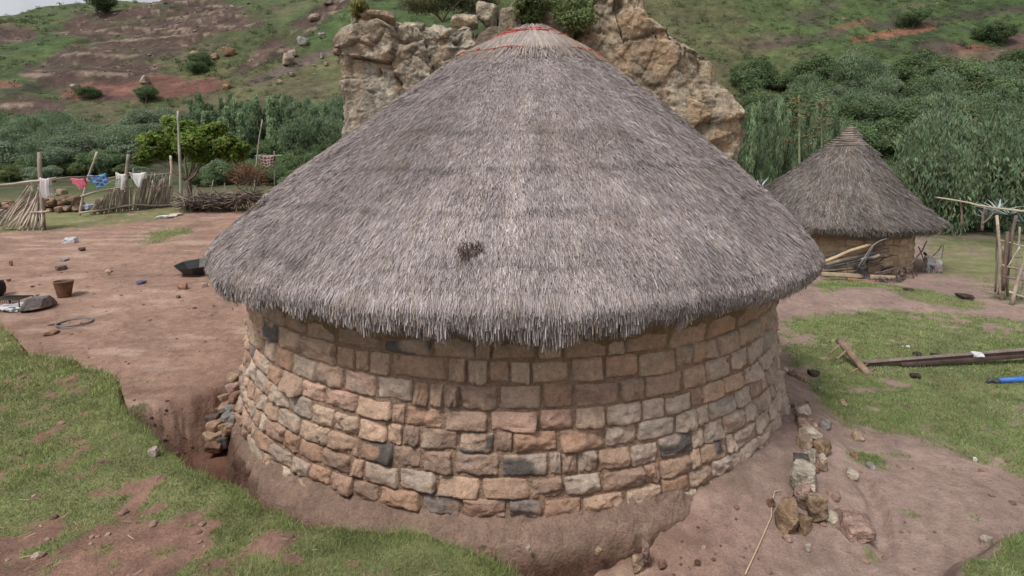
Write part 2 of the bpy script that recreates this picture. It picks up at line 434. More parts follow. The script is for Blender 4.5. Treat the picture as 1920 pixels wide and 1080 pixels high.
def hill_colour(x, y, z):
    p3 = np.stack([x, y, z], 1); p = p3[:, :2]
    Y = np.maximum(y, 5); px = 960 + 1000 * x / Y; py = 290 - 1000 * (z - CAMZ) / Y
    n1 = fbm(p3, 1 / 24, 5, 61)[:, None]; n2 = fbm(p3, 1 / 5, 5, 62)[:, None]; n3 = fbm(p3, 1 / 60, 4, 63)[:, None]
    green = np.array([.090, .135, .046]); olive = np.array([.150, .140, .072]); dgreen = np.array([.050, .075, .036]); brown = np.array([.125, .092, .070])
    c = green + (olive - green) * ss(-.2, .7, n1 + .4 * n2)
    c = c + (dgreen - c) * ss(.1, .65, -n1 * .6 + n2 * .8)
    c = c + (brown - c) * ss(.15, .7, n3 + .6 * n2 - .1) * np.where((px > 900)[:, None], .62, .5)
    # brighter turf high on the right
    hi = ss(70, 0, py + 25 * n1[:, 0])[:, None] * ss(1200, 1300, px)[:, None] * ss(1500, 1350, px)[:, None]
    c = c + (np.array([.060, .098, .028]) - c) * hi * .7
    hi = ss(22, 0, py)[:, None] * ss(1740, 1800, px)[:, None]
    c = c + (np.array([.085, .13, .035]) - c) * hi
    def ell(cx, cy, rx, ry, rot=0, col=None, amt=.9, rag=.35):
        nonlocal c
        a = R(rot); dx = px - cx; dy = py - cy
        e = 1.1 - np.hypot((dx * cos(a) + dy * sin(a)) / rx, (-dx * sin(a) + dy * cos(a)) / ry) + rag * (n2[:, 0] * .7 + n1[:, 0] * .4)
        m = ss(0, .25, e)[:, None] * amt * (y > 30)[:, None]
        c = c + (np.array(col) * (1 + .25 * n2) - c) * m
    ell(275, 167, 150, 21, -4, (.215, .10, .078), .95, .25)
    ell(225, 180, 60, 10, -4, (.15, .085, .075), .8, .25); ell(250, 172, 40, 6, -12, (.30, .15, .11), .8, .3)
    ell(15, 160, 40, 9, 0, (.23, .11, .075), .8); ell(120, 150, 30, 7, 0, (.22, .10, .07), .6)
    ell(390, 135, 45, 14, -15, (.14, .145, .06), .8); ell(205, 262, 55, 14, -10, (.20, .155, .095), .9); ell(120, 250, 40, 10, -10, (.14, .16, .06), .7)
    ell(550, 130, 90, 8, -22, (.15, .11, .10), .9); ell(480, 75, 60, 60, 30, (.062, .095, .03), .6)
    ell(1640, 72, 95, 7, -9, (.26, .115, .075), .9, .7); ell(1590, 50, 45, 6, -15, (.24, .11, .08), .8, .8); ell(1790, 105, 90, 20, 5, (.18, .125, .10), .8, .6)
    ell(1795, 95, 40, 9, 0, (.27, .12, .08), .8, .7); ell(1905, 92, 42, 32, 5, (.15, .09, .075), .95, .2); ell(1720, 45, 160, 8, -6, (.085, .06, .055), .7, .8); ell(1740, 92, 60, 16, 0, (.075, .055, .05), .6, .6)
    ell(1500, 80, 120, 8, -10, (.10, .07, .06), .6, .8); ell(1700, 20, 40, 5, 0, (.22, .16, .11), .5)
    # rock bands
    m = cliff_mask(px, py, x, y, z)[:, None]
    rock = np.array([.114, .071, .061]) * (1 + .3 * n2 + .25 * fbm(p3, 1 / 1.4, 3, 70)[:, None])
    q = (z + 1.2 * fbm(p, 1 / 14, 3, 9)) / 5.0; fr = q - np.floor(q)
    led = (ss(.76, .80, fr) * ss(.94, .90, fr))[:, None] * ss(-.1, .25, fbm(p3, 1 / 3.5, 4, 66))[:, None]
    rock = rock + (np.array([.52, .40, .30]) - rock) * led * .5
    rock = rock + (np.array([.40, .30, .23]) - rock) * ss(.5, .8, fbm(p3, 1 / 1.6, 3, 67))[:, None] * .6
    rock = rock + (green - rock) * ss(.3, .75, fbm(p3, 1 / 8, 4, 68))[:, None] * .6
    c = c + (rock - c) * m * .92
    c = c * .66 * (1 + .25 * fbm(p3, 1 / 1.1, 3, 69)[:, None])
    return np.clip(c, .008, 1)

# ------------------------------------------------------------------ terrain meshes (one polar sheet, split where the hills begin)
az = np.concatenate([np.linspace(-180, -60, 60)[:-1], np.linspace(-60, -48, 40)[:-1], np.linspace(-48, 48, 760)[:-1], np.linspace(48, 60, 40)[:-1], np.linspace(60, 180, 60)])
A = np.radians(az)
r1 = np.concatenate([[.05, .3, .6, .9], np.exp(np.linspace(np.log(1.2), np.log(40), 470))])
r2 = np.exp(np.linspace(np.log(40), np.log(520), 300)); r2 = np.concatenate([r2, [700, 1100, 1800]])
def sheet(name, rr, colf, mt):
    a, r = np.meshgrid(A, rr); x = (r * np.sin(a)).ravel(); y = (r * np.cos(a)).ravel(); z = zfun(x, y)
    V = np.stack([x, y, z], 1); n = len(A)
    i = np.arange(len(rr) - 1)[:, None] * n; j = np.arange(n - 1)[None]
    Q = np.stack([i + j, i + n + j, i + n + j + 1, i + j + 1], -1).reshape(-1, 4)[:, ::-1]
    c = colf(x, y, z)
    o = build(name, V, Q, mt, None, c, True); tag(o, kind='structure'); return o
def near_col(x, y, z):
    c, g = ground_colour(x, y, z); f = ss(26, 38, np.hypot(x, y))[:, None]
    return c * (1 - f) + hill_colour(x, y, z) * f
sheet('ground', r1, near_col, M['ground'])
sheet('hill', r2, hill_colour, M['hill'])

# ------------------------------------------------------------------ thatched huts
def interp_profile(prof, n):
    prof = np.array(prof, float); s = np.concatenate([[0], np.cumsum(np.hypot(*np.diff(prof, axis=0).T))])
    t = np.linspace(0, s[-1], n); return np.stack([np.interp(t, s, prof[:, 0]), np.interp(t, s, prof[:, 1])], 1), s[-1]

ROOF = [(0.02, 4.63), (.18, 4.60), (.4, 4.48), (.75, 4.29), (1.2, 4.00), (1.8, 3.56), (2.4, 3.07), (2.85, 2.72), (3.2, 2.42), (3.5, 2.13), (3.68, 1.94), (3.785, 1.81), (3.775, 1.72), (3.70, 1.655)]

def eave_noise(a, s):
    q = np.stack([np.cos(a) * 3, np.sin(a) * 3], 1)
    return fbm(q, .9, 3, s) * .07 + fbm(q, 4, 3, s + 3) * .05 + .05 * np.exp(-(a / .5) ** 2)

def roof_surface(prof, cx, cy, a, t, apex=(0, 0), z0=0, z1=1, lump=.03, seed=0):
    """point, outward normal and downslope on the roof; a angle, t in 0..1 down the profile"""
    pr, L = interp_profile(prof, 200)
    k = t * 199; r = np.interp(k, np.arange(200), pr[:, 0]); z = np.interp(k, np.arange(200), pr[:, 1])
    dr = np.interp(k, np.arange(200), np.gradient(pr[:, 0])); dz = np.interp(k, np.arange(200), np.gradient(pr[:, 1]))
    q = np.hypot(dr, dz) + 1e-9; dr, dz = dr / q, dz / q
    sx, cx_ = np.sin(a), -np.cos(a)
    h = np.clip((z - z0) / (z1 - z0), 0, 1)
    nrm = np.stack([sx * -dz, cx_ * -dz, dr], 1)
    dn = np.stack([sx * dr, cx_ * dr, dz], 1)
    p = np.stack([cx + sx * r + apex[0] * h, cy + cx_ * r + apex[1] * h, z], 1)
    w = np.minimum(1, r / .8)
    p = p + nrm * (w * lump * (fbm(p, .9, 3, seed + 70) + .4 * fbm(p, 3.2, 3, seed + 71)))[:, None]
    return p, nrm, dn, r, L

def thatch(parent, prof, cx, cy, n, apex, z0, z1, length, width, palette, seed, back=.25, holes=(), lump=.03, face=0.0):
    # inner shell
    na, ntt = 220, 70
    a, t = np.meshgrid(np.linspace(-pi, pi, na), np.linspace(0, 1, ntt)); a = a.ravel(); t = t.ravel()
    p, nr, dn, r, L = roof_surface(prof, cx, cy, a, t, apex, z0, z1, lump, seed)
    p = p - nr * .02
    V = p.reshape(ntt, na, 3)
    und = V[-1].copy(); mid = und - np.array([cx, cy, 0]); und = np.array([cx, cy, 0]) + mid * np.array([.84, .84, 1]) + np.array([0, 0, .12])
    V = np.concatenate([V, und[None]], 0); m = ntt + 1
    i = np.arange(m - 1)[:, None] * na; j = np.arange(na - 1)[None]
    Q = np.stack([i + j, i + j + 1, i + na + j + 1, i + na + j], -1).reshape(-1, 4)[:, ::-1]
    mb = MB(); mb.add(V.reshape(-1, 3), Q, None, (.075, .058, .048))
    shell = part(mb, 'roof', M['underthatch'], parent)
    # straws
    rr = np.random.default_rng(seed)
    pr, L = interp_profile(prof, 200)
    cdf = np.cumsum(pr[:, 0] + .12); cdf /= cdf[-1]
    t = np.interp(rr.random(n), cdf, np.linspace(0, 1, 200))
    front = rr.random(n) > back
    a = np.where(front, face + (rr.random(n) - .5) * 2 * 1.95, face + pi + (rr.random(n) - .5) * 2 * 1.3)
    p, nr, dn, r, L = roof_surface(prof, cx, cy, a, t, apex, z0, z1, lump, seed)
    sd = np.cross(nr, dn)
    clump = fbm(np.stack([a * 6, t * 3, a * 0], 1), 1.0, 3, seed + 5)
    ln = length * (.55 + .9 * rr.random(n)) * np.where(t < .12, .9, 1)
    yaw = (rr.normal(size=n) * .22 + .12 * fbm(p, 2.2, 3, seed + 8))[:, None]
    lift = (.02 + .22 * rr.random(n) ** 2)[:, None]
    stray = (rr.random(n) < .02)[:, None]
    yaw = yaw + stray * rr.normal(size=(n, 1)) * .5; lift = lift + stray * .12 * rr.random((n, 1))
    eave = (t > .93)
    d = dn + sd * yaw + nr * lift
    d[:, 2] -= eave * .25
    d /= np.linalg.norm(d, axis=1)[:, None]
    base = p + nr * (.001 + .018 * rr.random((n, 1)))
    en = eave_noise(a, seed + 2)
    ln = np.where(eave, np.clip(ln * .5 + en * 1.0, .03, .3), ln)
    tip = base + d * ln[:, None]
    lim = L * 0
    keep = rr.random(n) < np.where(clump < -.55, .55, 1)
    pal = np.array([q[0] for q in palette]); wt = np.array([q[1] for q in palette]); wt = wt / wt.sum()
    ci = rr.choice(len(pal), n, p=wt)
    c = pal[ci] * (.8 + .4 * rr.random((n, 1)))
    tone = fbm(np.stack([a * 2.2 * 3, t * 4, a * 0], 1), 1.0, 4, seed + 6)[:, None] * .14 + fbm(np.stack([a * 30, t * 1.5, a * 0], 1), 1.0, 2, seed + 7)[:, None] * .12
    fr = t * (9 if L > 4.5 else 7) + .16 * fbm(p, 1.1, 3, seed + 30) + .04 * fbm(p, 7, 2, seed + 31); fr = fr - np.floor(fr)
    cs = ss(.2, .9, fbm(p, .8, 2, seed + 32) + .45)[:, None]           # rows of tied bundles, clear in places
    c = c * (1 + .8 * tone) * (1 - .45 * cs * (ss(.09, .0, fr) + ss(.93, 1, fr))[:, None])
    wx = fbm(p, 1.0, 4, seed + 33)[:, None]; c = c * (1 - .12 * ss(.1, .7, wx)) 
    wy = fbm(p, 2.6, 3, seed + 34)[:, None]; c = c + (np.array([.20, .15, .12]) - c) * ss(.25, .7, wy) * .30
    st = ss(.045, .0, np.abs(a + .03 + .02 * fbm(p, 2, 2, 9)))[:, None] * ss(.25, .6, t)[:, None] * (L > 4.5); c = c * (1 + .22 * st)
    ln = ln * np.where(fr > .9, 1.25, 1) * (.75 + .6 * rr.random(n))
    tip = base + d * ln[:, None]
    for ha, ht, hr in holes:      # ragged dark clumps pulled out by birds
        dd = np.hypot((a - ha) * r, (t - ht) * L)
        inn = (dd < hr * (1 + .5 * fbm(p, 9, 2, 4))) & (rr.random(n) < .8)
        c = np.where(inn[:, None], np.array([.135, .10, .082]) * (.5 + .9 * rr.random((n, 1))), c)
        dj = rr.normal(size=(n, 3)) * .6 + nr * .15 + dn * .7
        tip = np.where(inn[:, None], base + dj / np.linalg.norm(dj, axis=1)[:, None] * (.04 + .06 * rr.random((n, 1))), tip)
    return shell, base[keep], tip[keep], c[keep], sd[keep], (width * (.6 + .8 * rr.random(n)))[keep], p, a, t

def colour_by_side(c, a, left, right):
    m = ss(-.02, .06, a)[:, None]
    return c * (np.array(left) * (1 - m) + np.array(right) * m)

hut = thing('stone_hut', 'large round stone hut with grey thatched roof and red rope round its peak', 'hut', (HX, HY, -.3))
PAL = [((.345, .29, .28), 3), ((.42, .36, .35), 2.3), ((.28, .232, .222), 2.6), ((.17, .135, .122), 1.5), ((.50, .44, .42), .8), ((.36, .335, .345), 1.4), ((.38, .29, .225), .5)]
shell, b_, t_, c_, s_, w_, _, a_, tt_ = thatch(hut, ROOF, HX, HY, 900000, (.28, 0), 1.7, 4.6, .058, .0056, PAL, 3, .16, holes=((-.10, .862, .085), (-1.02, .80, .10), (-1.10, .825, .08)))
c_ = colour_by_side(c_, a_[:1], 1, 1) if False else c_
mb = MB(); mb.blades(b_, t_, w_, c_, .55, s_ + .35 * rng.normal(size=s_.shape))
# extra hanging fringe along the eave
n = 26000
a = (rng.random(n) - .5) * 2 * 2.4; t = .92 + .08 * rng.random(n)
p, nr, dn, r, L = roof_surface(ROOF, HX, HY, a, t, (.28, 0), 1.7, 4.6, .03, 3)
en = eave_noise(a, 5)
d = dn * .4 + nr * (.10 * rng.random((n, 1))) + np.array([0, 0, -1.0]) + rng.normal(size=(n, 3)) * .10; d /= np.linalg.norm(d, axis=1)[:, None]
nick = fbm(np.stack([a * 9, a * 0, a * 0], 1), 1, 2, 77) < -.6
ln = np.clip(.035 + .055 * rng.random(n) + en * 1.7, .008, .3) * np.where(nick, .3, 1)
pal = np.array([q[0] for q in PAL]); c = pal[rng.integers(0, len(pal), n)] * (.75 + .45 * rng.random((n, 1)))
mb.blades(p - nr * .02 * rng.random((n, 1)), p + d * ln[:, None], .008 + .006 * rng.random(n), c, .5, np.cross(nr, dn) + .4 * rng.normal(size=(n, 3)))
part(mb, 'thatch', M['straw'], shell, False)
# fresh straw cap at the peak
n = 16000; a = (rng.random(n) - .5) * 2 * pi; t = .02 + .17 * np.sqrt(rng.random(n))
p, nr, dn, r, L = roof_surface(ROOF, HX, HY, a, t, (.28, 0), 1.7, 4.6, .03, 3)
d = dn + np.cross(nr, dn) * (rng.normal(size=(n, 1)) * .08) + nr * .03; d /= np.linalg.norm(d, axis=1)[:, None]
mb = MB(); bb = p + nr * (.03 + .03 * rng.random((n, 1)))
c = np.array([[.36, .31, .29], [.43, .37, .33], [.29, .25, .24], [.40, .31, .25]])[rng.integers(0, 4, n)] * (.8 + .35 * rng.random((n, 1)))
c = c * np.where(a[:, None] > .75, np.array([1.2, 1.0, .84]), 1)
mb.blades(bb, bb + d * (.22 + .2 * rng.random((n, 1))) - nr * .03, .010, c, .6, np.cross(nr, dn))
part(mb, 'thatch_cap', M['straw'], hut, False, 'paler newer straw wrapped round the peak')
def roof_rope(tv, rad, off, seed, a0=-pi, a1=pi):
    aa = np.linspace(a0, a1, 160); tv_ = tv + .006 * fbm(np.stack([aa * 3, aa * 0], 1), 1, 3, seed)
    p, nr, dn, r, L = roof_surface(ROOF, HX, HY, aa, tv_, (.28, 0), 1.7, 4.6, .03, 3)
    m = MB(); m.tube(p + nr * (off + .012 * fbm(np.stack([aa * 5, aa * 0], 1), 1, 2, seed + 1))[:, None], rad, 6, (.38, .075, .05)); return m
mb = roof_rope(.215, .005, .060, 1)
for k in range(14):
    aa = np.array([-1.8 + k * .27 + random.uniform(-.08, .08)]); p, nr, dn, r, L = roof_surface(ROOF, HX, HY, aa, np.array([.215]), (.28, 0), 1.7, 4.6, .03, 3)
    q = p[0] + nr[0] * .065
    mb.tube([q - dn[0] * .02, q, q + dn[0] * .045 + nr[0] * .01], [.007, .010, .005], 6, (.36, .07, .045))
part(mb, 'rope', M['rope'], hut)
mb = MB()
for k in range(4):
    m_ = roof_rope(.075 + .011 * k, .011, .052, 5 + k); mb.v += m_.v; mb.c += m_.c
    mb.q += [q + mb.n for q in m_.q]; mb.t += [q + mb.n for q in m_.t]; mb.n += m_.n
part(mb, 'rope', M['rope'], hut)

# hewn stone wall
WZ0, WZ1 = -.14, 1.72
def wall_r(z): return 3.35 + .10 * ss(1.2, .1, z) + .05 * ss(.6, -.1, z)
def build_wall(parent, cx, cy, z0, z1, rfun, hmin, hmax, wmin, wmax, pal, mortar, seed, protr=.052, right_pale=True, mortar_mat='mud', res=(19, 13)):
    rr = random.Random(seed); nr_ = np.random.default_rng(seed)
    mm = MB(); na, nz = 300, 60
    a, z = np.meshgrid(np.linspace(-pi, pi, na), np.linspace(z0 - .35, z1 + .25, nz)); a = a.ravel(); z = z.ravel()
    q = np.stack([np.sin(a) * 3, np.cos(a) * 3, z], 1)
    r = rfun(z) - .002 + .010 * fbm(q, 5, 4, seed) + .02 * fbm(q, .8, 3, seed + 1) + ss(z1 - .42, z1 - .22, z + .05 * fbm(q, 1.2, 2, 4)) * .035
    V = np.stack([cx + np.sin(a) * r, cy - np.cos(a) * r, z], 1)
    i = np.arange(nz - 1)[:, None] * na; j = np.arange(na - 1)[None]
    Q = np.stack([i + j, i + j + 1, i + na + j + 1, i + na + j], -1).reshape(-1, 4)
    plast = ss(z1 - .6, z1 - .35, z)[:, None]
    mc = np.array(mortar) * (1 + .2 * fbm(q, 2, 4, seed + 2)[:, None]); mc = mc + (np.array([.27, .185, .10]) - mc) * plast * .7
    mm.add(V, Q, None, mc); part(mm, 'mortar', M[mortar_mat], parent)
    sb = MB(); nu, nv = res
    z = z0; row = 0
    while z < z1 - .05:
        h = rr.uniform(hmin, hmax) * (1.22 if right_pale and z > z0 + (z1 - z0) * .52 else 1); ang = -pi + rr.random() * .05
        while ang < pi - .02:
            w = rr.choice([rr.uniform(wmin, wmin * 1.7), rr.uniform(wmax * .55, wmax), rr.uniform(wmax * .6, wmax), rr.uniform(wmax * .6, wmax)]) * (1 + .25 * (z > z0 + (z1 - z0) * .62)) / rfun(np.array(z))
            w = min(w, pi - ang)
            gap = .004 / 3.3
            hh = h * rr.uniform(.90, 1.03); zc = z + h * .5 + rr.uniform(-.010, .010)
            wave = .035 * float(fbm(np.array([[sin(ang) * 3, cos(ang) * 3, row * .05]]), .5, 2, seed + 9)[0])
            zc += wave
            ac = ang + w / 2; hw = w / 2 - gap * rr.uniform(.5, 1.4)
            U, W = np.meshgrid(np.linspace(-1, 1, nu), np.linspace(-1, 1, nv)); U = U.ravel(); W = W.ravel()
            # ragged outline, corners knocked off unevenly
            ph = rr.random() * 99
            cr_ = [rr.uniform(.0, .09) for _ in range(4)]
            cut = np.where(U > 0, np.where(W > 0, cr_[0], cr_[1]), np.where(W > 0, cr_[2], cr_[3]))
            sc = 1 - cut * (np.abs(U) ** 5 * np.abs(W) ** 3)
            kx = rr.uniform(-.06, .06)
            ou = U * sc + kx * W + .05 * vn(np.stack([W * 1.6 + ph, U * .8, U * 0 + ph], 1), 1); ow = W * sc + .07 * vn(np.stack([U * 2.0 + ph, W * .8, U * 0], 1), 2) + .03 * vn(np.stack([U * 5 + ph, W * 2, U * 0], 1), 5)
            tilt = rr.uniform(-.05, .05)
            # chiselled facets: a quarry face broken by a few sharp planes
            f = np.full(U.shape, 1.)
            for k in range(6):
                t = rr.uniform(0, 2 * pi); f = np.minimum(f, rr.uniform(.55, 1.1) - rr.uniform(.25, 1.0) * (U * cos(t) + W * sin(t)))
            t = rr.uniform(0, 2 * pi); f = f + rr.uniform(0, .5) * (U * cos(t) + W * sin(t))
            edge = np.maximum(np.abs(U), np.abs(W)); f = np.minimum(np.maximum(f, .05), (1.0 - edge) * 11 + .40)
            f = f + (.20 * vn(np.stack([U * 3.2 + ph, W * 2.4, U * 0], 1), 3) + .12 * vn(np.stack([U * 8 + ph, W * 5, U * 0], 1), 8)) * (edge < .99)
            f = np.where(edge > .99, -1.1, f)
            pr = protr * rr.uniform(.6, 1.25) * (1 - .75 * float(ss(z1 - .55, z1 - .25, zc)))
            aa = ac + ou * hw; zz = zc + ow * hh / 2 + tilt * ou * hh / 2
            r = rfun(zz) + f * pr + .006
            r = r + .02 * fbm(np.stack([np.sin(aa) * 3, np.cos(aa) * 3, zz], 1), .8, 3, seed + 1)
            V = np.stack([cx + np.sin(aa) * r, cy - np.cos(aa) * r, zz], 1)
            i = np.arange(nv - 1)[:, None] * nu; j = np.arange(nu - 1)[None]
            Q = np.stack([i + j, i + j + 1, i + nu + j + 1, i + nu + j], -1).reshape(-1, 4)
            k = rr.choices(range(len(pal)), [q[1] for q in pal])[0]; c = np.array(pal[k][0]) * rr.uniform(.82, 1.18)
            if right_pale and ac > .25 and rr.random() < .85 * min(1, (ac - .1) * 1.5) and zc < 1.2: c = c * .35 + np.array([.47, .395, .33]) * .65
            if right_pale and -1.5 < ac < .6 and zc < .9: c = c * 1.08
            if right_pale and zc > z1 - .68: c = c * .55 + np.array([.40, .265, .175]) * .45
            c2 = np.array(pal[rr.randrange(len(pal))][0])
            mixf = (ss(.1, .7, vn(np.stack([U * 1.3 + ph, W * 1.3 + 3, U * 0], 1), 4)) * .5)[:, None]
            cc = c * (1 - mixf) + c2 * mixf
            if rr.random() < .035: 
                mk = ss(.0, .3, vn(np.stack([U * 1.1 + ph, W * 1.1 + 7, U * 0], 1), 6))[:, None]; cc = cc * (1 - mk) + np.array([.13, .112, .10]) * mk
            sb.add(V, Q, None, cc)
            ang += w
        z += h; row += 1
    o = part(sb, 'stone_wall', M['stone'], parent, True)
    return o
SPAL = [((.42, .285, .205), 5), ((.45, .325, .24), 3), ((.40, .25, .172), 3), ((.36, .285, .23), 1.6), ((.46, .36, .28), 1.2), ((.32, .22, .165), 2), ((.21, .17, .15), .45), ((.41, .265, .20), 2.5)]
wall = build_wall(hut, HX, HY, WZ0, WZ1, wall_r, .145, .178, .10, .41, SPAL, (.34, .23, .16), 5)

# mud plinth round the foot of the wall
na, nk = 900, 60
a = np.linspace(-pi, pi, na)
prof = [(-.35, .20), (-.02, .10), (.10, .02), (.20, -.02), (.29, -.08), (.34, -.17), (.38, -.32), (.43, -.55), (.5, -.9)]
pp, _ = interp_profile(prof, nk)
AA, K = np.meshgrid(a, np.arange(nk)); aa = AA.ravel(); kk = K.ravel().astype(int)
q = np.stack([np.sin(aa) * 3.5, np.cos(aa) * 3.5, kk * .035], 1)
side = ss(.25, 1.2, np.abs(aa + .1)); rightw = ss(.0, .72, aa)
wide = (1 - .8 * rightw) * (1 - .52 * ss(-.35, -1.1, aa)) * .93
r = 3.45 + pp[kk, 0] * np.where(pp[kk, 0] > 0, wide, 1) + .06 * fbm(q, 1.2, 4, 81) + .045 * fbm(q * np.array([1, 1, .35]), 5, 4, 82) + .02 * fbm(q * np.array([1, 1, .3]), 16, 3, 88)
z = pp[kk, 1] - .20 * side - .02 * rightw + .045 * fbm(np.stack([q[:, 0], q[:, 1], q[:, 2] * 0], 1), 1.0, 3, 83) + .02 * fbm(q, 5, 3, 84) + .012 * fbm(q, 14, 3, 89)
V = np.stack([HX + np.sin(aa) * r, HY - np.cos(aa) * r, z], 1)
i = np.arange(nk - 1)[:, None] * na; j = np.arange(na - 1)[None]
Q = np.stack([i + j, i + j + 1, i + na + j + 1, i + na + j], -1).reshape(-1, 4)[:, ::-1]
mud = np.array([.33, .225, .172]) * (1 + .15 * fbm(q, 2, 4, 85)[:, None]); redm = np.array([.135, .072, .05])
m = ss(.27, .36, (pp[kk, 0] + .05 * fbm(q, 3, 3, 86)))[:, None]
mb = MB(); mb.add(V, Q, None, mud + (redm - mud) * m * .9 * (1 + .2 * fbm(q, 4, 3, 87)[:, None])); part(mb, 'mud_plinth', M['mud'], hut, True, 'smoothed mud skirt with a crumbled red edge')

# ---- the smaller hut on the right
H2 = np.array([10.5, 17.9]); face2 = math.atan2(-H2[0], H2[1])
ROOF2 = [(0.02, 3.86), (.09, 3.76), (.22, 3.56), (.42, 3.32), (.75, 3.03), (1.2, 2.55), (1.8, 1.93), (2.4, 1.40), (2.85, 1.06), (3.1, .88), (3.13, .76), (3.03, .66)]
hut2 = thing('thatched_hut', 'smaller round mud hut with dark thatch and coiled straw peak, beside the agaves', 'hut', (H2[0], H2[1], -.8))
PAL2 = [((.20, .170, .150), 3), ((.27, .235, .21), 2), ((.13, .108, .095), 2.5), ((.085, .07, .06), 1.5), ((.34, .30, .27), .5), ((.22, .21, .21), 1)]
shell2, b_, t_, c_, s_, w_, _, _, _ = thatch(hut2, ROOF2, H2[0], H2[1], 120000, (.80, 0), .8, 3.7, .22, .014, PAL2, 23, .2, lump=.05, face=face2)
mb = MB(); mb.blades(b_, t_, w_, c_, .55, s_ + .3 * rng.normal(size=s_.shape)); part(mb, 'thatch', M['straw'], shell2, False)
mb = MB()
for k in range(9):
    tv = .03 + k * .0205; aa = np.linspace(-pi, pi, 90)
    p, nr, dn, r, L = roof_surface(ROOF2, H2[0], H2[1], aa, aa * 0 + tv, (.80, 0), .8, 3.7, .02, 23)
    cc = np.array([.225, .188, .162]) * (1 + .5 * fbm(p, 7, 3, k)[:, None]); cc = np.repeat(cc, 6, 0); cc = np.concatenate([cc, cc[:2]])
    mb.tube(p + nr * (.035 + .016 * fbm(p, 6, 2, k + 3)[:, None]), .031, 6, (.2, .2, .2)); mb.c[-1] = cc
part(mb, 'coiled_peak', M['straw'], hut2)
build_wall(hut2, H2[0], H2[1], -.95, .75, lambda z: 2.5 + 0 * z, .20, .28, .2, .5, [((.46, .345, .225), 3), ((.50, .385, .265), 2), ((.40, .295, .195), 2)], (.46, .34, .22), 15, .03, False, 'mud', (8, 6))

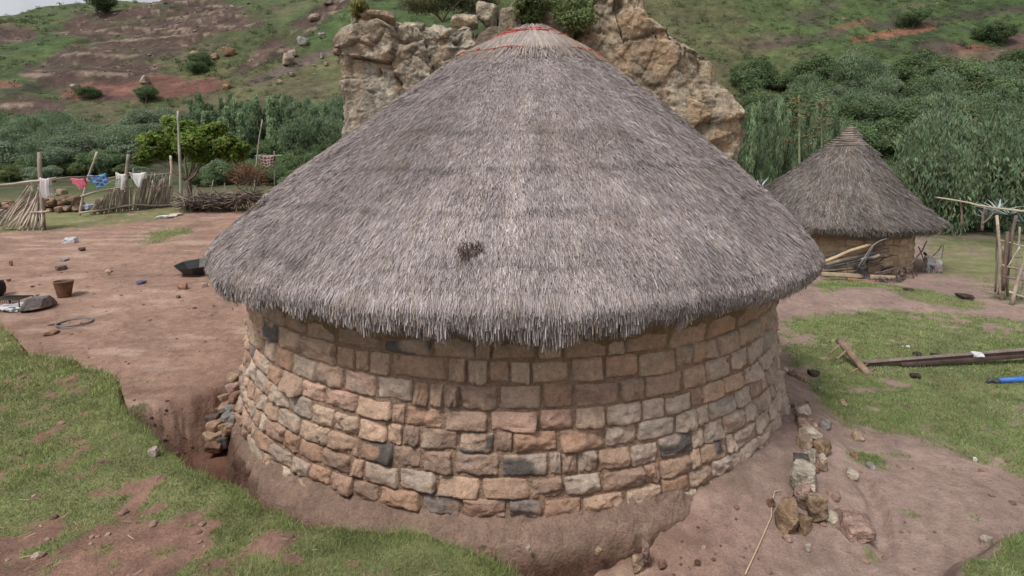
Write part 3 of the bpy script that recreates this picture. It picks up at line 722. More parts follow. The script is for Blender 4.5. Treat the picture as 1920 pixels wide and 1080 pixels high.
# ------------------------------------------------------------------ the big rock outcrop behind the hut
ROCKV = []
def rock_top(x, y):
    for r_ in (.25, .5, .9, 1.6):
        zs = [v[(np.abs(v[:, 0] - x) < r_ * .6) & (np.abs(v[:, 1] - y) < r_), 2] for v in ROCKV]; zs = [q.max() for q in zs if len(q)]
        if zs: return max(zs)
    return 3.0
def outcrop(name, label, sil, Y0, depth, seed, cols, nper=420, nlev=190, amp=.34, top=None):
    """closed rock: sil is a list of (z, x_left, x_right); rounded-box sections between Y0 and Y0 + depth"""
    sil = np.array(sil, float); zs = np.linspace(sil[0, 0], sil[-1, 0], nlev)
    xl = np.interp(zs, sil[:, 0], sil[:, 1]); xr = np.interp(zs, sil[:, 0], sil[:, 2])
    th = np.linspace(0, 2 * pi, nper, endpoint=False)
    e = .30
    tf = np.linspace(0, 2 * pi, 40001); fx = np.sign(np.cos(tf)) * np.abs(np.cos(tf)) ** e; fy = np.sign(np.sin(tf)) * np.abs(np.sin(tf)) ** e
    hw0 = (sil[:, 2] - sil[:, 1]).mean() / 2; al = np.concatenate([[0], np.cumsum(np.hypot(np.diff(fx) * hw0, np.diff(fy) * depth / 2))]); al /= al[-1]
    cx = np.interp(np.arange(nper) / nper, al, fx); cy = np.interp(np.arange(nper) / nper, al, fy)
    rows = []
    extra = 14
    for k in range(nlev + extra):
        if k < nlev: z = zs[k]; a, b = xl[k], xr[k]; sh = 1.0
        else:
            f = (k - nlev + 1) / extra; z = zs[-1] + .18 * math.sqrt(f) ; a, b = xl[-1], xr[-1]; sh = 1 - f * .999
        c = (a + b) / 2; hw = (b - a) / 2 + .14
        rows.append(np.stack([c + hw * sh * cx, Y0 + depth / 2 + depth / 2 * sh * cy * (1 - .0 * z), np.full(nper, z)], 1))
    V = np.concatenate(rows); m = nlev + extra
    cen = np.concatenate([np.tile([[(xl[min(k, nlev - 1)] + xr[min(k, nlev - 1)]) / 2, Y0 + depth / 2]], (nper, 1)) for k in range(m)])
    d = V[:, :2] - cen; d = d / (np.linalg.norm(d, axis=1)[:, None] + 1e-6)
    # blocky weathering: large facets, strata, cracks, pits
    p = V * np.array([1, 1, 1.0])
    gq = np.random.default_rng(seed); off = np.zeros(len(p)); crk = np.zeros(len(p)); lo, hi = p.min(0), p.max(0)
    wp = p + .22 * np.stack([fbm(p, .9, 3, seed + 20 + k_) for k_ in range(3)], 1)
    for ns, am, an in ((16, .34, (1, .7, .6)), (60, .085, (1, .7, .9)), (420, .035, (1, .8, 1.0))):
        S = lo + (hi - lo) * gq.random((ns, 3)); S[: int(ns * .7), 1] = lo[1] + .5 * gq.random(int(ns * .7)); an = np.array(an)
        d1 = np.full(len(p), 9e9); d2 = d1.copy(); id1 = np.zeros(len(p), int)
        for k_ in range(ns):
            dd = (((wp - S[k_]) * an) ** 2).sum(1); c_ = dd < d1; d2 = np.where(c_, d1, np.minimum(d2, dd)); id1 = np.where(c_, k_, id1); d1 = np.where(c_, dd, d1)
        rv = gq.uniform(-1, 1, ns); tl = gq.normal(size=(ns, 3)) * .35
        off = off + am * rv[id1] + am * .8 * ((wp - S[id1]) * tl[id1]).sum(1)
        gap_ = np.sqrt(d2) - np.sqrt(d1); crk = np.maximum(crk, ss(.06, .0, gap_) * min(am, .16) * (gq.random(ns)[id1] < .55))
    big = off * (amp / .34); mid = fbm(p, 1.0, 3, seed + 1) * amp * .16; crack = -crk * .9; strata = 0
    fine = fbm(p, 4.0, 4, seed + 4) * amp * .16 + fbm(p, 11, 2, seed + 7) * amp * .06
    pit = -ss(.45, .75, fbm(p, 1.3, 2, seed + 5)) * amp * .8
    off = big + mid + crack + strata + fine + pit
    tp = np.concatenate([np.full(nper, 1.0 if k < nlev else 1 - (k - nlev) / extra) for k in range(m)])
    V[:, :2] += d * (off * tp)[:, None]
    V[:, 2] += (fbm(p, .9, 4, seed + 6) * .30 + .14 * fbm(p, 3, 3, seed + 8)) * ss(sil[-1, 0] - 1.0, sil[-1, 0], V[:, 2])
    i = np.arange(m - 1)[:, None] * nper; j = np.arange(nper)[None]; j2 = (j + 1) % nper
    Q = np.stack([i + j, i + j2, i + nper + j2, i + nper + j], -1).reshape(-1, 4)
    tan_, orange, grey, dark, pale = [np.array(c) for c in cols]
    n1 = fbm(p, .5, 4, seed + 10)[:, None]; n2 = fbm(p, 2.2, 5, seed + 11)[:, None]; n3 = fbm(p * np.array([2.4, 2.4, .5]), .8, 4, seed + 12)[:, None]; n4 = fbm(p, 9, 3, seed + 13)[:, None]
    c = tan_ * (1 + .18 * n2)
    c = c + (orange - c) * ss(.0, .6, n1 + .25 * n2) * .65
    c = c + (grey - c) * ss(.05, .45, n3 + .45 * n2) * .7
    c = c + (dark - c) * ss(.35, .7, n3 * .6 - n1 * .5 + .5 * n4) * .75
    c = c + (grey * 1.25 - c) * ss(-.1, .35, fbm(p, 1.1, 4, seed + 14)[:, None] + .35 * n4) * .6
    c = c + (pale - c) * ss(.30, .5, n4 * .7 + n2 * .6) * .6
    c = c + (dark - c) * ss(.32, .5, fbm(p, 6, 3, seed + 15)[:, None] + .2 * n2) * .6
    c = c * (1 + .09 * rv[id1][:, None])
    c = c + (pale - c) * (ss(sil[-1, 0] - .5, sil[-1, 0] + .1, V[:, 2]))[:, None] * .35
    loc = (float(np.mean(xl)), Y0 + depth / 2, float(sil[0, 0]))
    o = build(name, V - np.array(loc), Q, M['rock'], None, np.clip(c, .01, 1), True, loc)
    ROCKV.append(V.copy()); tag(o, label, 'rock'); return o

def sil_px(rows, Y):
    out = []
    for py, l, r in rows:
        a = P(l, py, Y); b = P(r, py, Y); out.append((a[2], a[0], b[0]))
    return sorted(out)
RC = ((.33, .245, .175), (.36, .225, .145), (.28, .25, .205), (.13, .112, .095), (.47, .42, .34))
outcrop('rock_outcrop', 'lichen spotted blocky rock outcrop rising behind the left slope of the big thatched roof',
        sil_px([(420, 640, 960), (330, 645, 945), (250, 636, 940), (185, 640, 935), (130, 624, 930), (90, 614, 922), (72, 620, 915), (60, 640, 905), (48, 680, 890)], 15.2), 15.0, 4.6, 101, RC)
RC2 = ((.38, .265, .17), (.40, .235, .135), (.32, .265, .20), (.15, .125, .10), (.50, .43, .34))
outcrop('rock_outcrop', 'tall orange-brown rock face rising behind the right slope of the big thatched roof',
        sil_px([(420, 1000, 1380), (330, 1000, 1375), (290, 1010, 1378), (250, 1015, 1388), (212, 1020, 1384), (165, 1030, 1355), (115, 1045, 1330), (98, 1055, 1312), (70, 1072, 1268), (45, 1080, 1228), (20, 1085, 1205), (-60, 1095, 1185), (-110, 1110, 1170)], 15.4), 15.2, 5.0, 131, RC2)

def rough_stone(size, seed, n=4, planes=16, facet=1.0):
    """convex faceted stone from random cutting planes; size = full extents"""
    r_ = random.Random(seed)
    t = (1 + 5 ** .5) / 2
    v = [(-1, t, 0), (1, t, 0), (-1, -t, 0), (1, -t, 0), (0, -1, t), (0, 1, t), (0, -1, -t), (0, 1, -t), (t, 0, -1), (t, 0, 1), (-t, 0, -1), (-t, 0, 1)]
    f = [(0, 11, 5), (0, 5, 1), (0, 1, 7), (0, 7, 10), (0, 10, 11), (1, 5, 9), (5, 11, 4), (11, 10, 2), (10, 7, 6), (7, 1, 8), (3, 9, 4), (3, 4, 2), (3, 2, 6), (3, 6, 8), (3, 8, 9), (4, 9, 5), (2, 4, 11), (6, 2, 10), (8, 6, 7), (9, 8, 1)]
    V = [np.array(q, float) / math.hypot(*q) for q in v]; F = f
    for _ in range(n):
        mid = {}; nf = []
        def m(a, b):
            k = (min(a, b), max(a, b))
            if k not in mid:
                q = V[a] + V[b]; V.append(q / np.linalg.norm(q)); mid[k] = len(V) - 1
            return mid[k]
        for a, b, c in F:
            ab, bc, ca = m(a, b), m(b, c), m(c, a); nf += [(a, ab, ca), (b, bc, ab), (c, ca, bc), (ab, bc, ca)]
        F = nf
    D = np.array(V); rad = np.full(len(D), 1.25)
    g = np.random.default_rng(seed)
    nn = g.normal(size=(planes, 3)); nn /= np.linalg.norm(nn, axis=1)[:, None]
    nn = np.concatenate([nn, np.eye(3) + .12 * g.normal(size=(3, 3)), -np.eye(3) + .12 * g.normal(size=(3, 3))])
    hh = np.concatenate([g.uniform(.78, 1.15, planes), g.uniform(.72, .9, 6)])
    for a, h in zip(nn, hh):
        d = D @ a; k = d > .05; rad[k] = np.minimum(rad[k], h / d[k] / np.linalg.norm(a))
    q = D * rad[:, None]
    q = q * (1 + .05 * fbm(q + seed, 2.2, 4, seed % 97) + .02 * fbm(q + seed, 9, 2, seed % 89))[:, None]
    ext = q.max(0) - q.min(0); q = (q - (q.max(0) + q.min(0)) / 2) / ext * np.array(size)
    return q, np.array(F)

def stone(name, label, loc, size, col, seed, rot=0, group=None, cat='stone', col2=None, mt='stone', n=4, sink=.0, tilt=0):
    q, F = rough_stone(size, seed, n)
    c, s = cos(rot), sin(rot); q = q @ np.array([[c, s, 0], [-s, c, 0], [0, 0, 1]])
    if tilt:
        c, s = cos(tilt), sin(tilt); q = q @ np.array([[c, 0, -s], [0, 1, 0], [s, 0, c]])
    q[:, 2] += -q[:, 2].min() - sink
    k = ss(-.1, .35, fbm(q / max(size), 3, 4, seed % 51))[:, None]
    cc = np.array(col) * (1 + .12 * fbm(q / max(size), 7, 3, 3)[:, None]); cc = cc * (1 - k) + np.array(col2 if col2 is not None else np.array(col) * .72) * k
    o = build(name, q, F, M[mt], None, np.clip(cc, .01, 1), True, [float(v) for v in loc]); o.data.polygons.foreach_set('use_smooth', np.ones(len(F), bool))
    return tag(o, label, cat, group)

# loose rocks and shrubs on top of the outcrop
def topstone(px, py, w, h, Y, col, label, seed, tilt=0, deep=1.0, rest=True):
    b = P(px, py + h * .5, Y); k = Y / 1000
    if rest: b[2] = rock_top(b[0], b[1]) - .22 * h * k
    return stone('boulder', label, b, (w * k, w * k * deep, h * k), col, seed, 0, None, 'boulder', (.20, .17, .13), 'rock', 4, .12, tilt)
topstone(935, 76, 110, 74, 16.0, (.22, .175, .13), 'dark rock shoulder in the gap between the two outcrops behind the red rope', 310, 0, 1.0, False)
topstone(913, 27, 44, 48, 15.6, (.42, .35, .26), 'pale cream boulder perched between the two outcrops, left of the upright stone', 301, .15, 1.0, False)
topstone(958, 40, 50, 76, 15.4, (.30, .24, .17), 'upright grey-brown stone standing right of the pale perched boulder', 302, .1, 1.2, False)
topstone(775, 30, 42, 20, 16.0, (.45, .37, .28), 'rounded pale stone lying on the flat top of the left outcrop', 303)
topstone(668, 34, 18, 30, 15.6, (.36, .26, .17), 'small leaning stone at the far left tip of the left outcrop', 304)
topstone(712, 46, 62, 30, 15.5, (.36, .225, .15), 'cracked reddish slab on the top edge of the left outcrop', 305)
topstone(872, 42, 50, 30, 15.6, (.40, .32, .23), 'broad buff stone at the right shoulder of the left outcrop', 307)
topstone(1003, 60, 160, 130, 16.2, (.16, .125, .09), 'dark shaded boulder wedged behind the roof peak under the shrub', 309, 0, 1.0, False)

# ------------------------------------------------------------------ vegetation
def crown(mb, blobs, n, size, colr, seed, up=0.0, gap=.35, jit=.28, elong=1.6, shell=.5):
    """leaf faces through the volume of the blobs: (x, y, z, rx, ry, rz)"""
    g = np.random.default_rng(seed); B = np.array(blobs, float); wv = (B[:, 3] * B[:, 4] * B[:, 5]) ** .75; wv /= wv.sum()
    k = g.choice(len(B), n, p=wv); d = g.normal(size=(n, 3)); d /= np.linalg.norm(d, axis=1)[:, None]
    rad = (shell + (1 - shell) * g.random(n)) ** .6 * g.uniform(.75, 1.08, n)
    p = B[k, :3] + d * rad[:, None] * B[k, 3:6]
    sc = B[:, 3].mean()
    nz = fbm(p, 1.9 / sc, 3, seed % 77)
    keep = nz > -gap; p = p[keep]; d = d[keep]; k = k[keep]; n = len(p)
    nr = d * .8 + g.normal(size=(n, 3)) * .55; nr[:, 2] += .6; nr[:, 1] -= .25
    nr /= np.linalg.norm(nr, axis=1)[:, None]
    ax = np.cross(nr, g.normal(size=(n, 3))); ax /= np.linalg.norm(ax, axis=1)[:, None] + 1e-9
    if up:
        ax = ax * (1 - up) + np.array([0, 0, 1.]) * up + .12 * g.normal(size=(n, 3)); ax /= np.linalg.norm(ax, axis=1)[:, None]
    bx = np.cross(nr, ax); bx /= np.linalg.norm(bx, axis=1)[:, None] + 1e-9
    s_ = size * g.uniform(.6, 1.35, n)[:, None]
    V = np.stack([p - ax * s_ * elong * .5, p + bx * s_ * .5, p + ax * s_ * elong * .5, p - bx * s_ * .5], 1).reshape(-1, 3)
    bl = (np.random.default_rng(seed + 9).uniform(-1, 1, len(B)))[k]
    cl = np.array(colr) * (1 + jit * g.normal(size=(n, 1)) * .6 + .22 * bl[:, None])
    cl[:, 0] *= 1 + .14 * g.normal(size=n)
    mb.add(V, np.arange(n * 4).reshape(-1, 4), None, np.repeat(np.clip(cl, .006, .6), 4, 0))
    return mb

def branch(mb, a, b, r0, r1, seed, col=(.16, .12, .09), bend=.12, n=6):
    g = np.random.default_rng(seed); a = np.array(a, float); b = np.array(b, float); L = np.linalg.norm(b - a)
    t = np.linspace(0, 1, n + 1)[:, None]; o = g.normal(size=3) * bend * L
    pts = a + (b - a) * t + o * np.sin(t * pi) + g.normal(size=(n + 1, 3)) * .02 * L * np.sin(t * pi)
    mb.tube(pts, r0 + (r1 - r0) * t[:, 0], 7, col); return mb

def bush_proto(name, w, h, n, size, colr, seed, up=0.0, nb=9, gap=.35):
    g = random.Random(seed); t = thing(name, None, None, (0, 0, 0))
    blobs = []
    for k in range(nb):
        a = g.uniform(0, 2 * pi); q = w * .5 * math.sqrt(g.random()) * .75; zz = h * g.uniform(.28, .78) * (1 - .35 * (q / (w * .5)) ** 2)
        s_ = g.uniform(.2, .34); blobs.append((q * cos(a), q * sin(a), zz, w * s_, w * s_, h * s_ * .9))
    mb = crown(MB(), blobs, n, size, colr, seed, up, gap, .28, 3.2 if up else 1.6); part(mb, 'crown', M['leaf'], t, False)
    tb = MB()
    for k in range(4):
        bq = blobs[k]; branch(tb, (g.uniform(-.1, .1) * w, g.uniform(-.1, .1) * w, -.3), bq[:3], .035 * h, .01 * h, seed + k)
    part(tb, 'stem', M['bark'], t)
    return t
def willow_proto(name, w, h, n, colr, seed):
    """upright wispy tree: many steep plumes"""
    g = random.Random(seed); t = thing(name, None, None, (0, 0, 0)); mb = MB(); tb = MB()
    for k in range(13):
        a = g.uniform(0, 2 * pi); q = w * .42 * math.sqrt(g.random()); hh = h * g.uniform(.62, 1.0) * (1 - .25 * q / (w * .5))
        x, y = q * cos(a), q * sin(a); blobs = []
        for m in range(6):
            f = .18 + .80 * m / 5; s_ = w * .15 * (1.15 - .75 * f); blobs.append((x * (.6 + .6 * f), y * (.6 + .6 * f), hh * f, s_, s_, hh * .13))
        crown(mb, blobs, n // 13, .045 * math.sqrt(h / 5), np.array(colr) * g.uniform(.75, 1.25), seed * 31 + k, .72, .6, .25, 5.0, .15)
        branch(tb, (x * .3, y * .3, -.3), (x * 1.15, y * 1.15, hh * .92), .014 * h, .003 * h, seed + k, (.12, .10, .07), .03)
    part(mb, 'crown', M['leaf'], t, False); part(tb, 'trunk', M['bark'], t); return t

PR = dict(
    grey=[bush_proto('bush', 1, .85, 12000, .023, (.215, .275, .18), 401 + k) for k in range(3)],
    dark=[bush_proto('bush', 1, .9, 12000, .024, (.15, .21, .10), 411 + k) for k in range(3)],
    lime=[bush_proto('bush', 1, .85, 11000, .025, (.18, .215, .09), 421 + k) for k in range(2)],
    plume=[willow_proto('willow', 3.2, 6, 52000, (.21, .285, .16), 431 + k) for k in range(3)],
    feather=[bush_proto('bush', 1, 1.05, 14000, .016, (.20, .265, .155), 441 + k, .6, 14) for k in range(2)],
)
used = set()
def plant(kind, x, y, w, h, label, group, cat='bush', z=None, k=None):
    L = PR[kind]; i = random.randrange(len(L)) if k is None else k; src = L[i]
    if id(src) in used: o = copy_tree(src)
    else: o = src; used.add(id(src))
    zz = float(zfun(x, y)[0]) if z is None else z
    o.location = (float(x), float(y), zz - .1 * h * .3); o.rotation_euler = (0, 0, random.uniform(0, 2 * pi))
    if kind == 'plume': o.scale = (w / 3.2, w / 3.2, h / 6)
    else: o.scale = (w, w, h / .9)
    if 'group' in o: del o['group']
    tag(o, label, cat, group); return o
def fill(kind, n, region, wr, hr, label, group, seed, dmin=.55, cat='bush'):
    """bushes standing on the ground seen in the given part of the valley"""
    g = np.random.default_rng(seed); got = []; poly = np.array(region, float); lo = poly.min(0); hi = poly.max(0)
    c = lo + (hi - lo) * g.random((n * 30, 2)); c = c[sdpoly(c[:, 0], c[:, 1], region) > 0]; X, Y = far_points(c[:, 0], c[:, 1])
    for x, y in zip(X, Y):
        w = g.uniform(*wr)
        if any(math.hypot(x - a, y - b) < dmin * (w + c_) * .5 for a, b, c_ in got): continue
        got.append((x, y, w))
        if len(got) == n: break
    for x, y, w in got: plant(kind, x, y, w, w * g.uniform(*hr), label, group, cat)

# left valley, beyond the laundry fence
fill('feather', 13, [(-20, 272), (120, 262), (140, 296), (230, 290), (250, 325), (-20, 330)], (2.4, 4.0), (.85, 1.1), 'feathery grey-green upright bush in the thicket beyond the laundry fence', 'feathery bushes beyond the laundry fence', 21)
fill('grey', 30, [(-130, 272), (120, 256), (140, 296), (230, 285), (250, 325), (-130, 335)], (2.6, 4.6), (.7, .95), 'grey-green rounded bush in the thicket beyond the laundry fence', 'bushes beyond the laundry fence', 1)
fill('dark', 14, [(-20, 270), (120, 280), (240, 300), (240, 335), (-20, 340)], (2.0, 3.4), (.7, .9), 'dark green low bush among the thicket beyond the laundry fence', 'dark bushes beyond the laundry fence', 2)
fill('grey', 30, [(140, 262), (260, 250), (345, 246), (345, 275), (180, 285), (150, 275)], (2.6, 4.2), (.7, .95), 'grey-green bush in the belt below the red field', 'bushes below the red field', 3)
fill('plume', 11, [(345, 262), (420, 250), (540, 250), (610, 270), (610, 300), (440, 296), (370, 285)], (4.2, 5.8), (.85, 1.1), 'feathery blue-green willow thicket tree between the round green tree and the left outcrop', 'willows left of the outcrop', 4, .45, 'tree')
fill('dark', 14, [(400, 290), (480, 300), (640, 300), (640, 345), (470, 350), (400, 340)], (2, 3.4), (.8, 1.0), 'dark green bush behind the brush pile left of the big hut', 'bushes behind the brush pile', 5)
fill('feather', 7, [(520, 270), (630, 250), (640, 300), (540, 310)], (3, 4), (.9, 1.1), 'fine-leaved bush close under the left outcrop', 'fine-leaved bushes under the left outcrop', 6)
# right valley
for px, w, h, Y in ((1385, 2.6, 6.3, 27), (1420, 2.7, 7.4, 29), (1462, 2.6, 7.7, 30), (1500, 2.5, 7.4, 31), (1535, 2.4, 7.6, 30), (1568, 2.4, 5.6, 28)):
    q = P(px, 300, Y); plant('plume', q[0], Y, w, h, 'tall slender willow standing between the right rock face and the small hut', 'willows right of the rock face', 'tree')
fill('feather', 22, [(1400, 180), (1700, 170), (1950, 165), (1950, 290), (1400, 310)], (3.0, 5.0), (.85, 1.15), 'feathery grey-green bush in the thicket behind the small hut', 'feathery bushes in the right thicket', 22)
fill('dark', 56, [(1400, 150), (1580, 140), (1760, 150), (1950, 135), (1950, 300), (1400, 330)], (3.4, 6.2), (.75, 1.0), 'dense dark green bush in the thicket behind the small hut', 'dark bushes behind the small hut', 7, .42)
fill('grey', 34, [(1500, 165), (1700, 160), (1950, 150), (1950, 290), (1500, 300)], (2.6, 4.6), (.75, .95), 'grey-green bush in the thicket behind the small hut', 'grey bushes behind the small hut', 8, .42)
fill('lime', 26, [(1500, 170), (1950, 170), (1950, 280), (1560, 290)], (2.2, 3.8), (.7, .9), 'yellow-green bush in the thicket behind the small hut', 'yellow-green bushes behind the small hut', 9, .42)
for px, Y, w, h, k in ((1740, 26, 3.6, 5.0, 0), (1795, 27, 4.4, 5.8, 1), (1850, 26, 3.8, 5.0, 0), (1905, 27, 3.6, 4.2, 1), (1700, 27, 2.6, 3.4, 1), (1660, 29, 3.2, 2.9, 0)):
    plant('feather', P(px, 300, Y)[0], Y, w, h, 'big feathery dark green bush right behind the small hut and agave fence', 'feathery bushes behind the agave fence', 'bush', None, k)
fill('dark', 16, [(1385, 290), (1500, 290), (1950, 310), (1950, 400), (1700, 380), (1420, 345)], (2, 3.4), (.8, 1), 'low dark bush at the foot of the valley thicket on the right', 'low bushes at the foot of the right thicket', 10)
# low growth on the open ground between the fence and the thicket
fill('lime', 12, [(-20, 318), (90, 322), (240, 318), (250, 338), (-20, 345)], (1.4, 2.4), (.6, .8), 'yellow-green low bush on the open grass beyond the laundry fence', 'low bushes on the grass beyond the fence', 11)
fill('grey', 16, [(-20, 322), (250, 322), (640, 325), (640, 348), (-20, 346)], (1.6, 2.8), (.6, .85), 'grey-green low bush at the near edge of the thicket on the left', 'low bushes at the near thicket edge', 12)
fill('dark', 10, [(360, 335), (480, 335), (560, 330), (560, 352), (360, 352)], (1.5, 2.4), (.7, .9), 'dark low bush close behind the brush pile', 'low bushes close behind the brush pile', 13)
# single bushes high on the slopes
for px, py, w, lab in ((365, 138, 3.2, 'small dark bush at the right end of the red field'), (372, 128, 3.6, 'dark bush just above the right end of the red field'), (195, 25, 9, 'dark bush clump near the hill crest at the top left'),
                       (165, 183, 2.5, 'tiny dark bush on the lower edge of the red field'), (272, 190, 3.0, 'small bush below the red field on the pale bank'), (1860, 78, 4.5, 'lone round bush left of the brown field on the right slope'), (1715, 48, 4, 'lone dark bush high on the right slope')):
    q = G(px, py, 25); plant('dark', q[0], q[1], w, w * .8, lab, None)
for k in PR:
    for o in PR[k]:
        if id(o) not in used:
            for ch in list(o.children): bpy.data.objects.remove(ch)
            bpy.data.objects.remove(o)

# round green tree beside the pole
tx, ty, tz = (*G(352, 372, 8)[:2], 0); ty = 23.5; tx = P(352, 360, ty)[0]; tz = float(zfun(tx, ty)[0])
tree = thing('round_tree', 'bright green round-crowned tree with a forked trunk behind the stick fence', 'tree', (tx, ty, tz - .05))
tb = MB(); bc = (.15, .115, .085); k_ = ty / 1000
def tp(px, py, dy=0): return P(px, py, ty + dy)
branch(tb, tp(353, 378) - np.array([0, 0, .2]), tp(352, 338), .16, .12, 1, bc, .03)
for (qx, qy, dy, r_) in ((300, 275, .3, .07), (385, 290, -.3, .08), (420, 262, .5, .05), (345, 262, .6, .07), (330, 250, -.8, .05), (390, 250, .9, .05), (280, 300, -.4, .04), (440, 290, .2, .035)):
    branch(tb, tp(352, 341), tp(qx, qy, dy), r_, .015, qx, bc, .10)
part(tb, 'trunk', M['bark'], tree)
bl = []
for (qx, qy, w, h, dy) in ((300, 262, 55, 42, .2), (345, 245, 60, 42, 0), (390, 255, 60, 44, .4), (425, 270, 52, 40, 0), (280, 285, 40, 32, -.3), (320, 290, 48, 30, .4), (375, 290, 50, 32, -.5), (440, 292, 42, 28, .2), (355, 268, 60, 40, -.9), (400, 284, 46, 34, .9), (265, 300, 30, 22, .1), (325, 228, 40, 26, .2), (275, 262, 34, 26, .3), (408, 240, 36, 24, -.2), (456, 276, 30, 24, 0)):
    c = tp(qx, qy, dy); bl.append((*c, w * k_ * .5, w * k_ * .55, h * k_ * .5))
part(crown(MB(), bl, 30000, .095, (.17, .235, .055), 501, 0, .22, .3, 1.7, .35), 'crown', M['leaf'], tree, False)

# shrubs on the outcrop
def rockshrub(name, label, px, py, w, h, Y, colr, seed, n=5000, up=.3, size=.05):
    b = P(px, py + h / 2, Y); k = Y / 1000; t = thing(name, label, 'shrub', b); g = random.Random(seed); bl = []
    for m in range(8):
        s_ = g.uniform(.22, .36); bl.append((b[0] + g.uniform(-.34, .34) * w * k, b[1] + g.uniform(-.4, .4), b[2] + h * k * g.uniform(.3, .75), w * k * s_, .5 + .2 * g.random(), h * k * s_))
    part(crown(MB(), bl, n, size, colr, seed, up, .3, .35, 2.4, .3), 'crown', M['leaf'], t, False)
    tb = MB()
    for m in range(5): branch(tb, b + np.array([0, 0, -.15]), bl[m][:3], .03, .008, seed + m)
    part(tb, 'stem', M['bark'], t); return t
rockshrub('shrub', 'light green shrub growing on the dark boulder behind the roof peak', 1040, 26, 150, 84, 15.0, (.19, .235, .10), 511, 16000, .3, .04)
rockshrub('shrub', 'dry olive tuft at the left end of the left outcrop top', 682, 26, 30, 34, 15.6, (.22, .20, .07), 512, 1800, .6)
rockshrub('shrub', 'wide grey-green shrub along the back edge of the left outcrop', 830, 4, 190, 56, 17.4, (.16, .175, .095), 513, 14000, .5, .04)

# ground-hugging scrub and scree on the slopes (uncountable)
g = np.random.default_rng(77); n = 12000
u = g.uniform(-1.02, 1.02, n); yy = np.exp(g.uniform(np.log(48), np.log(215), n)); xx = u * yy; zz = zfun(xx, yy)
px = 960 + 1000 * u; py = 290 - 1000 * (zz - CAMZ) / yy
dn = fbm(np.stack([xx, yy], 1), 1 / 12, 3, 90) + .75 * (px > 960) - .25 - .9 * cliff_mask(px, py, xx, yy, zz)
red = (np.hypot((px - 270) / 140, (py - 165) / 24) < 1) | (np.hypot((px - 1905) / 46, (py - 92) / 36) < 1)
k = (dn + g.normal(size=n) * .35 > -.15) & ~red
xx, yy, zz = xx[k], yy[k], zz[k]; n = len(xx); m = 32
s_ = (.35 + .9 * g.random(n) ** 2) * np.clip(yy / 120, .6, 1.3)
d = g.normal(size=(n, m, 3)); d /= np.linalg.norm(d, axis=2)[:, :, None]; d[:, :, 2] = np.abs(d[:, :, 2]) * .8
p = np.stack([xx, yy, zz], 1)[:, None] + d * s_[:, None, None] * g.random((n, m, 1)) ** .5
ax = g.normal(size=(n * m, 3)); ax /= np.linalg.norm(ax, axis=1)[:, None]; bx = np.cross(ax, g.normal(size=(n * m, 3))); bx /= np.linalg.norm(bx, axis=1)[:, None]
w = np.repeat(s_, m)[:, None] * .19; p = p.reshape(-1, 3)
V = np.stack([p - ax * w, p + bx * w * .6, p + ax * w, p - bx * w * .6], 1).reshape(-1, 3)
base = np.array([[.125, .165, .078], [.135, .168, .08], [.155, .16, .09], [.11, .15, .072]])[g.integers(0, 4, n)]
cl = np.repeat(np.repeat(base, m, 0) * (.75 + .5 * g.random((n * m, 1))), 4, 0)
o = build('scrub', V, np.arange(n * m * 4).reshape(-1, 4), M['leaf'], None, cl, False); tag(o, 'low patchy green scrub covering the hillsides', 'scrub', None, 'stuff')

n = 5200; u = g.uniform(-1.02, 1.02, n); yy = np.exp(g.uniform(np.log(58), np.log(215), n)); xx = u * yy; zz = zfun(xx, yy); px = 960 + 1000 * u; py = 290 - 1000 * (zz - CAMZ) / yy
cm = cliff_mask(px, py, xx, yy, zz); k = (cm * 1.0 + .12 * (px < 900) + .03 > g.random(n)); xx, yy, zz, cm = xx[k], yy[k], zz[k], cm[k]
mb = MB(); protos = [rough_stone((1, .9, .7), 900 + q, 1, 8) for q in range(5)]
for i_ in range(len(xx)):
    q, F = protos[i_ % 5]; s1 = (.16 + .7 * g.random() ** 5) * yy[i_] / 90 * .7; a = g.random() * 6.3
    Rm = np.array([[cos(a), sin(a), 0], [-sin(a), cos(a), 0], [0, 0, 1]])
    c = np.array([[.28, .20, .155], [.19, .125, .105], [.12, .085, .078], [.36, .28, .215]])[g.integers(0, 4)] * g.uniform(.8, 1.1)
    mb.add(q @ Rm * s1 * np.array([1.3, 1, .9]) + np.array([xx[i_], yy[i_], zz[i_] + s1 * .15]), None, F, c)
o = mb.build('scree', M['rock'], None, False); tag(o, 'loose brown and buff scree scattered over the rocky hillside bands', 'scree', None, 'stuff')
HB = [(372, 108, 26, 18, 'tan boulder standing right of the cliff bands above the red field'), (540, 112, 22, 20, 'orange boulder on the slope left of the outcrop, second from the top'), (548, 100, 20, 12, 'pale slab leaning over the orange boulder left of the outcrop'), (569, 78, 20, 15, 'grey pointed boulder highest on the slope just left of the outcrop'),
      (603, 67, 12, 10, 'small grey boulder beside the upper left corner of the outcrop'), (272, 150, 18, 14, 'buff boulder on the upper edge of the red field'), (140, 163, 18, 9, 'flat tan boulder at the left end of the red field'), (430, 98, 22, 14, 'brown boulder in the stony streak running up the slope'),
      (403, 106, 14, 9, 'small brown boulder at the lower end of the stony streak'), (590, 33, 20, 12, 'pinkish flat boulder in the upper stony streak'), (614, 3, 16, 12, 'buff boulder at the very top of the photo left of the outcrop'), (603, 105, 7, 10, 'small upright grey stone left of the outcrop face'),
      (611, 120, 9, 8, 'small cream stone close to the outcrop face'), (524, 153, 12, 6, 'flat cream stone on the slope above the willows'), (548, 140, 12, 7, 'tan stone on the slope above the willows'), (425, 163, 16, 8, 'reddish stone in the strip above the willows'), (1770, 152, 26, 30, 'tan rock with a dark hollow in the right thicket'), (1773, 168, 20, 10, 'cream stone below the hollow rock in the right thicket'),
      (1830, 158, 36, 10, 'grey flat rock slab amid the right thicket'), (1617, 140, 22, 9, 'reddish flat rock above the right thicket')]
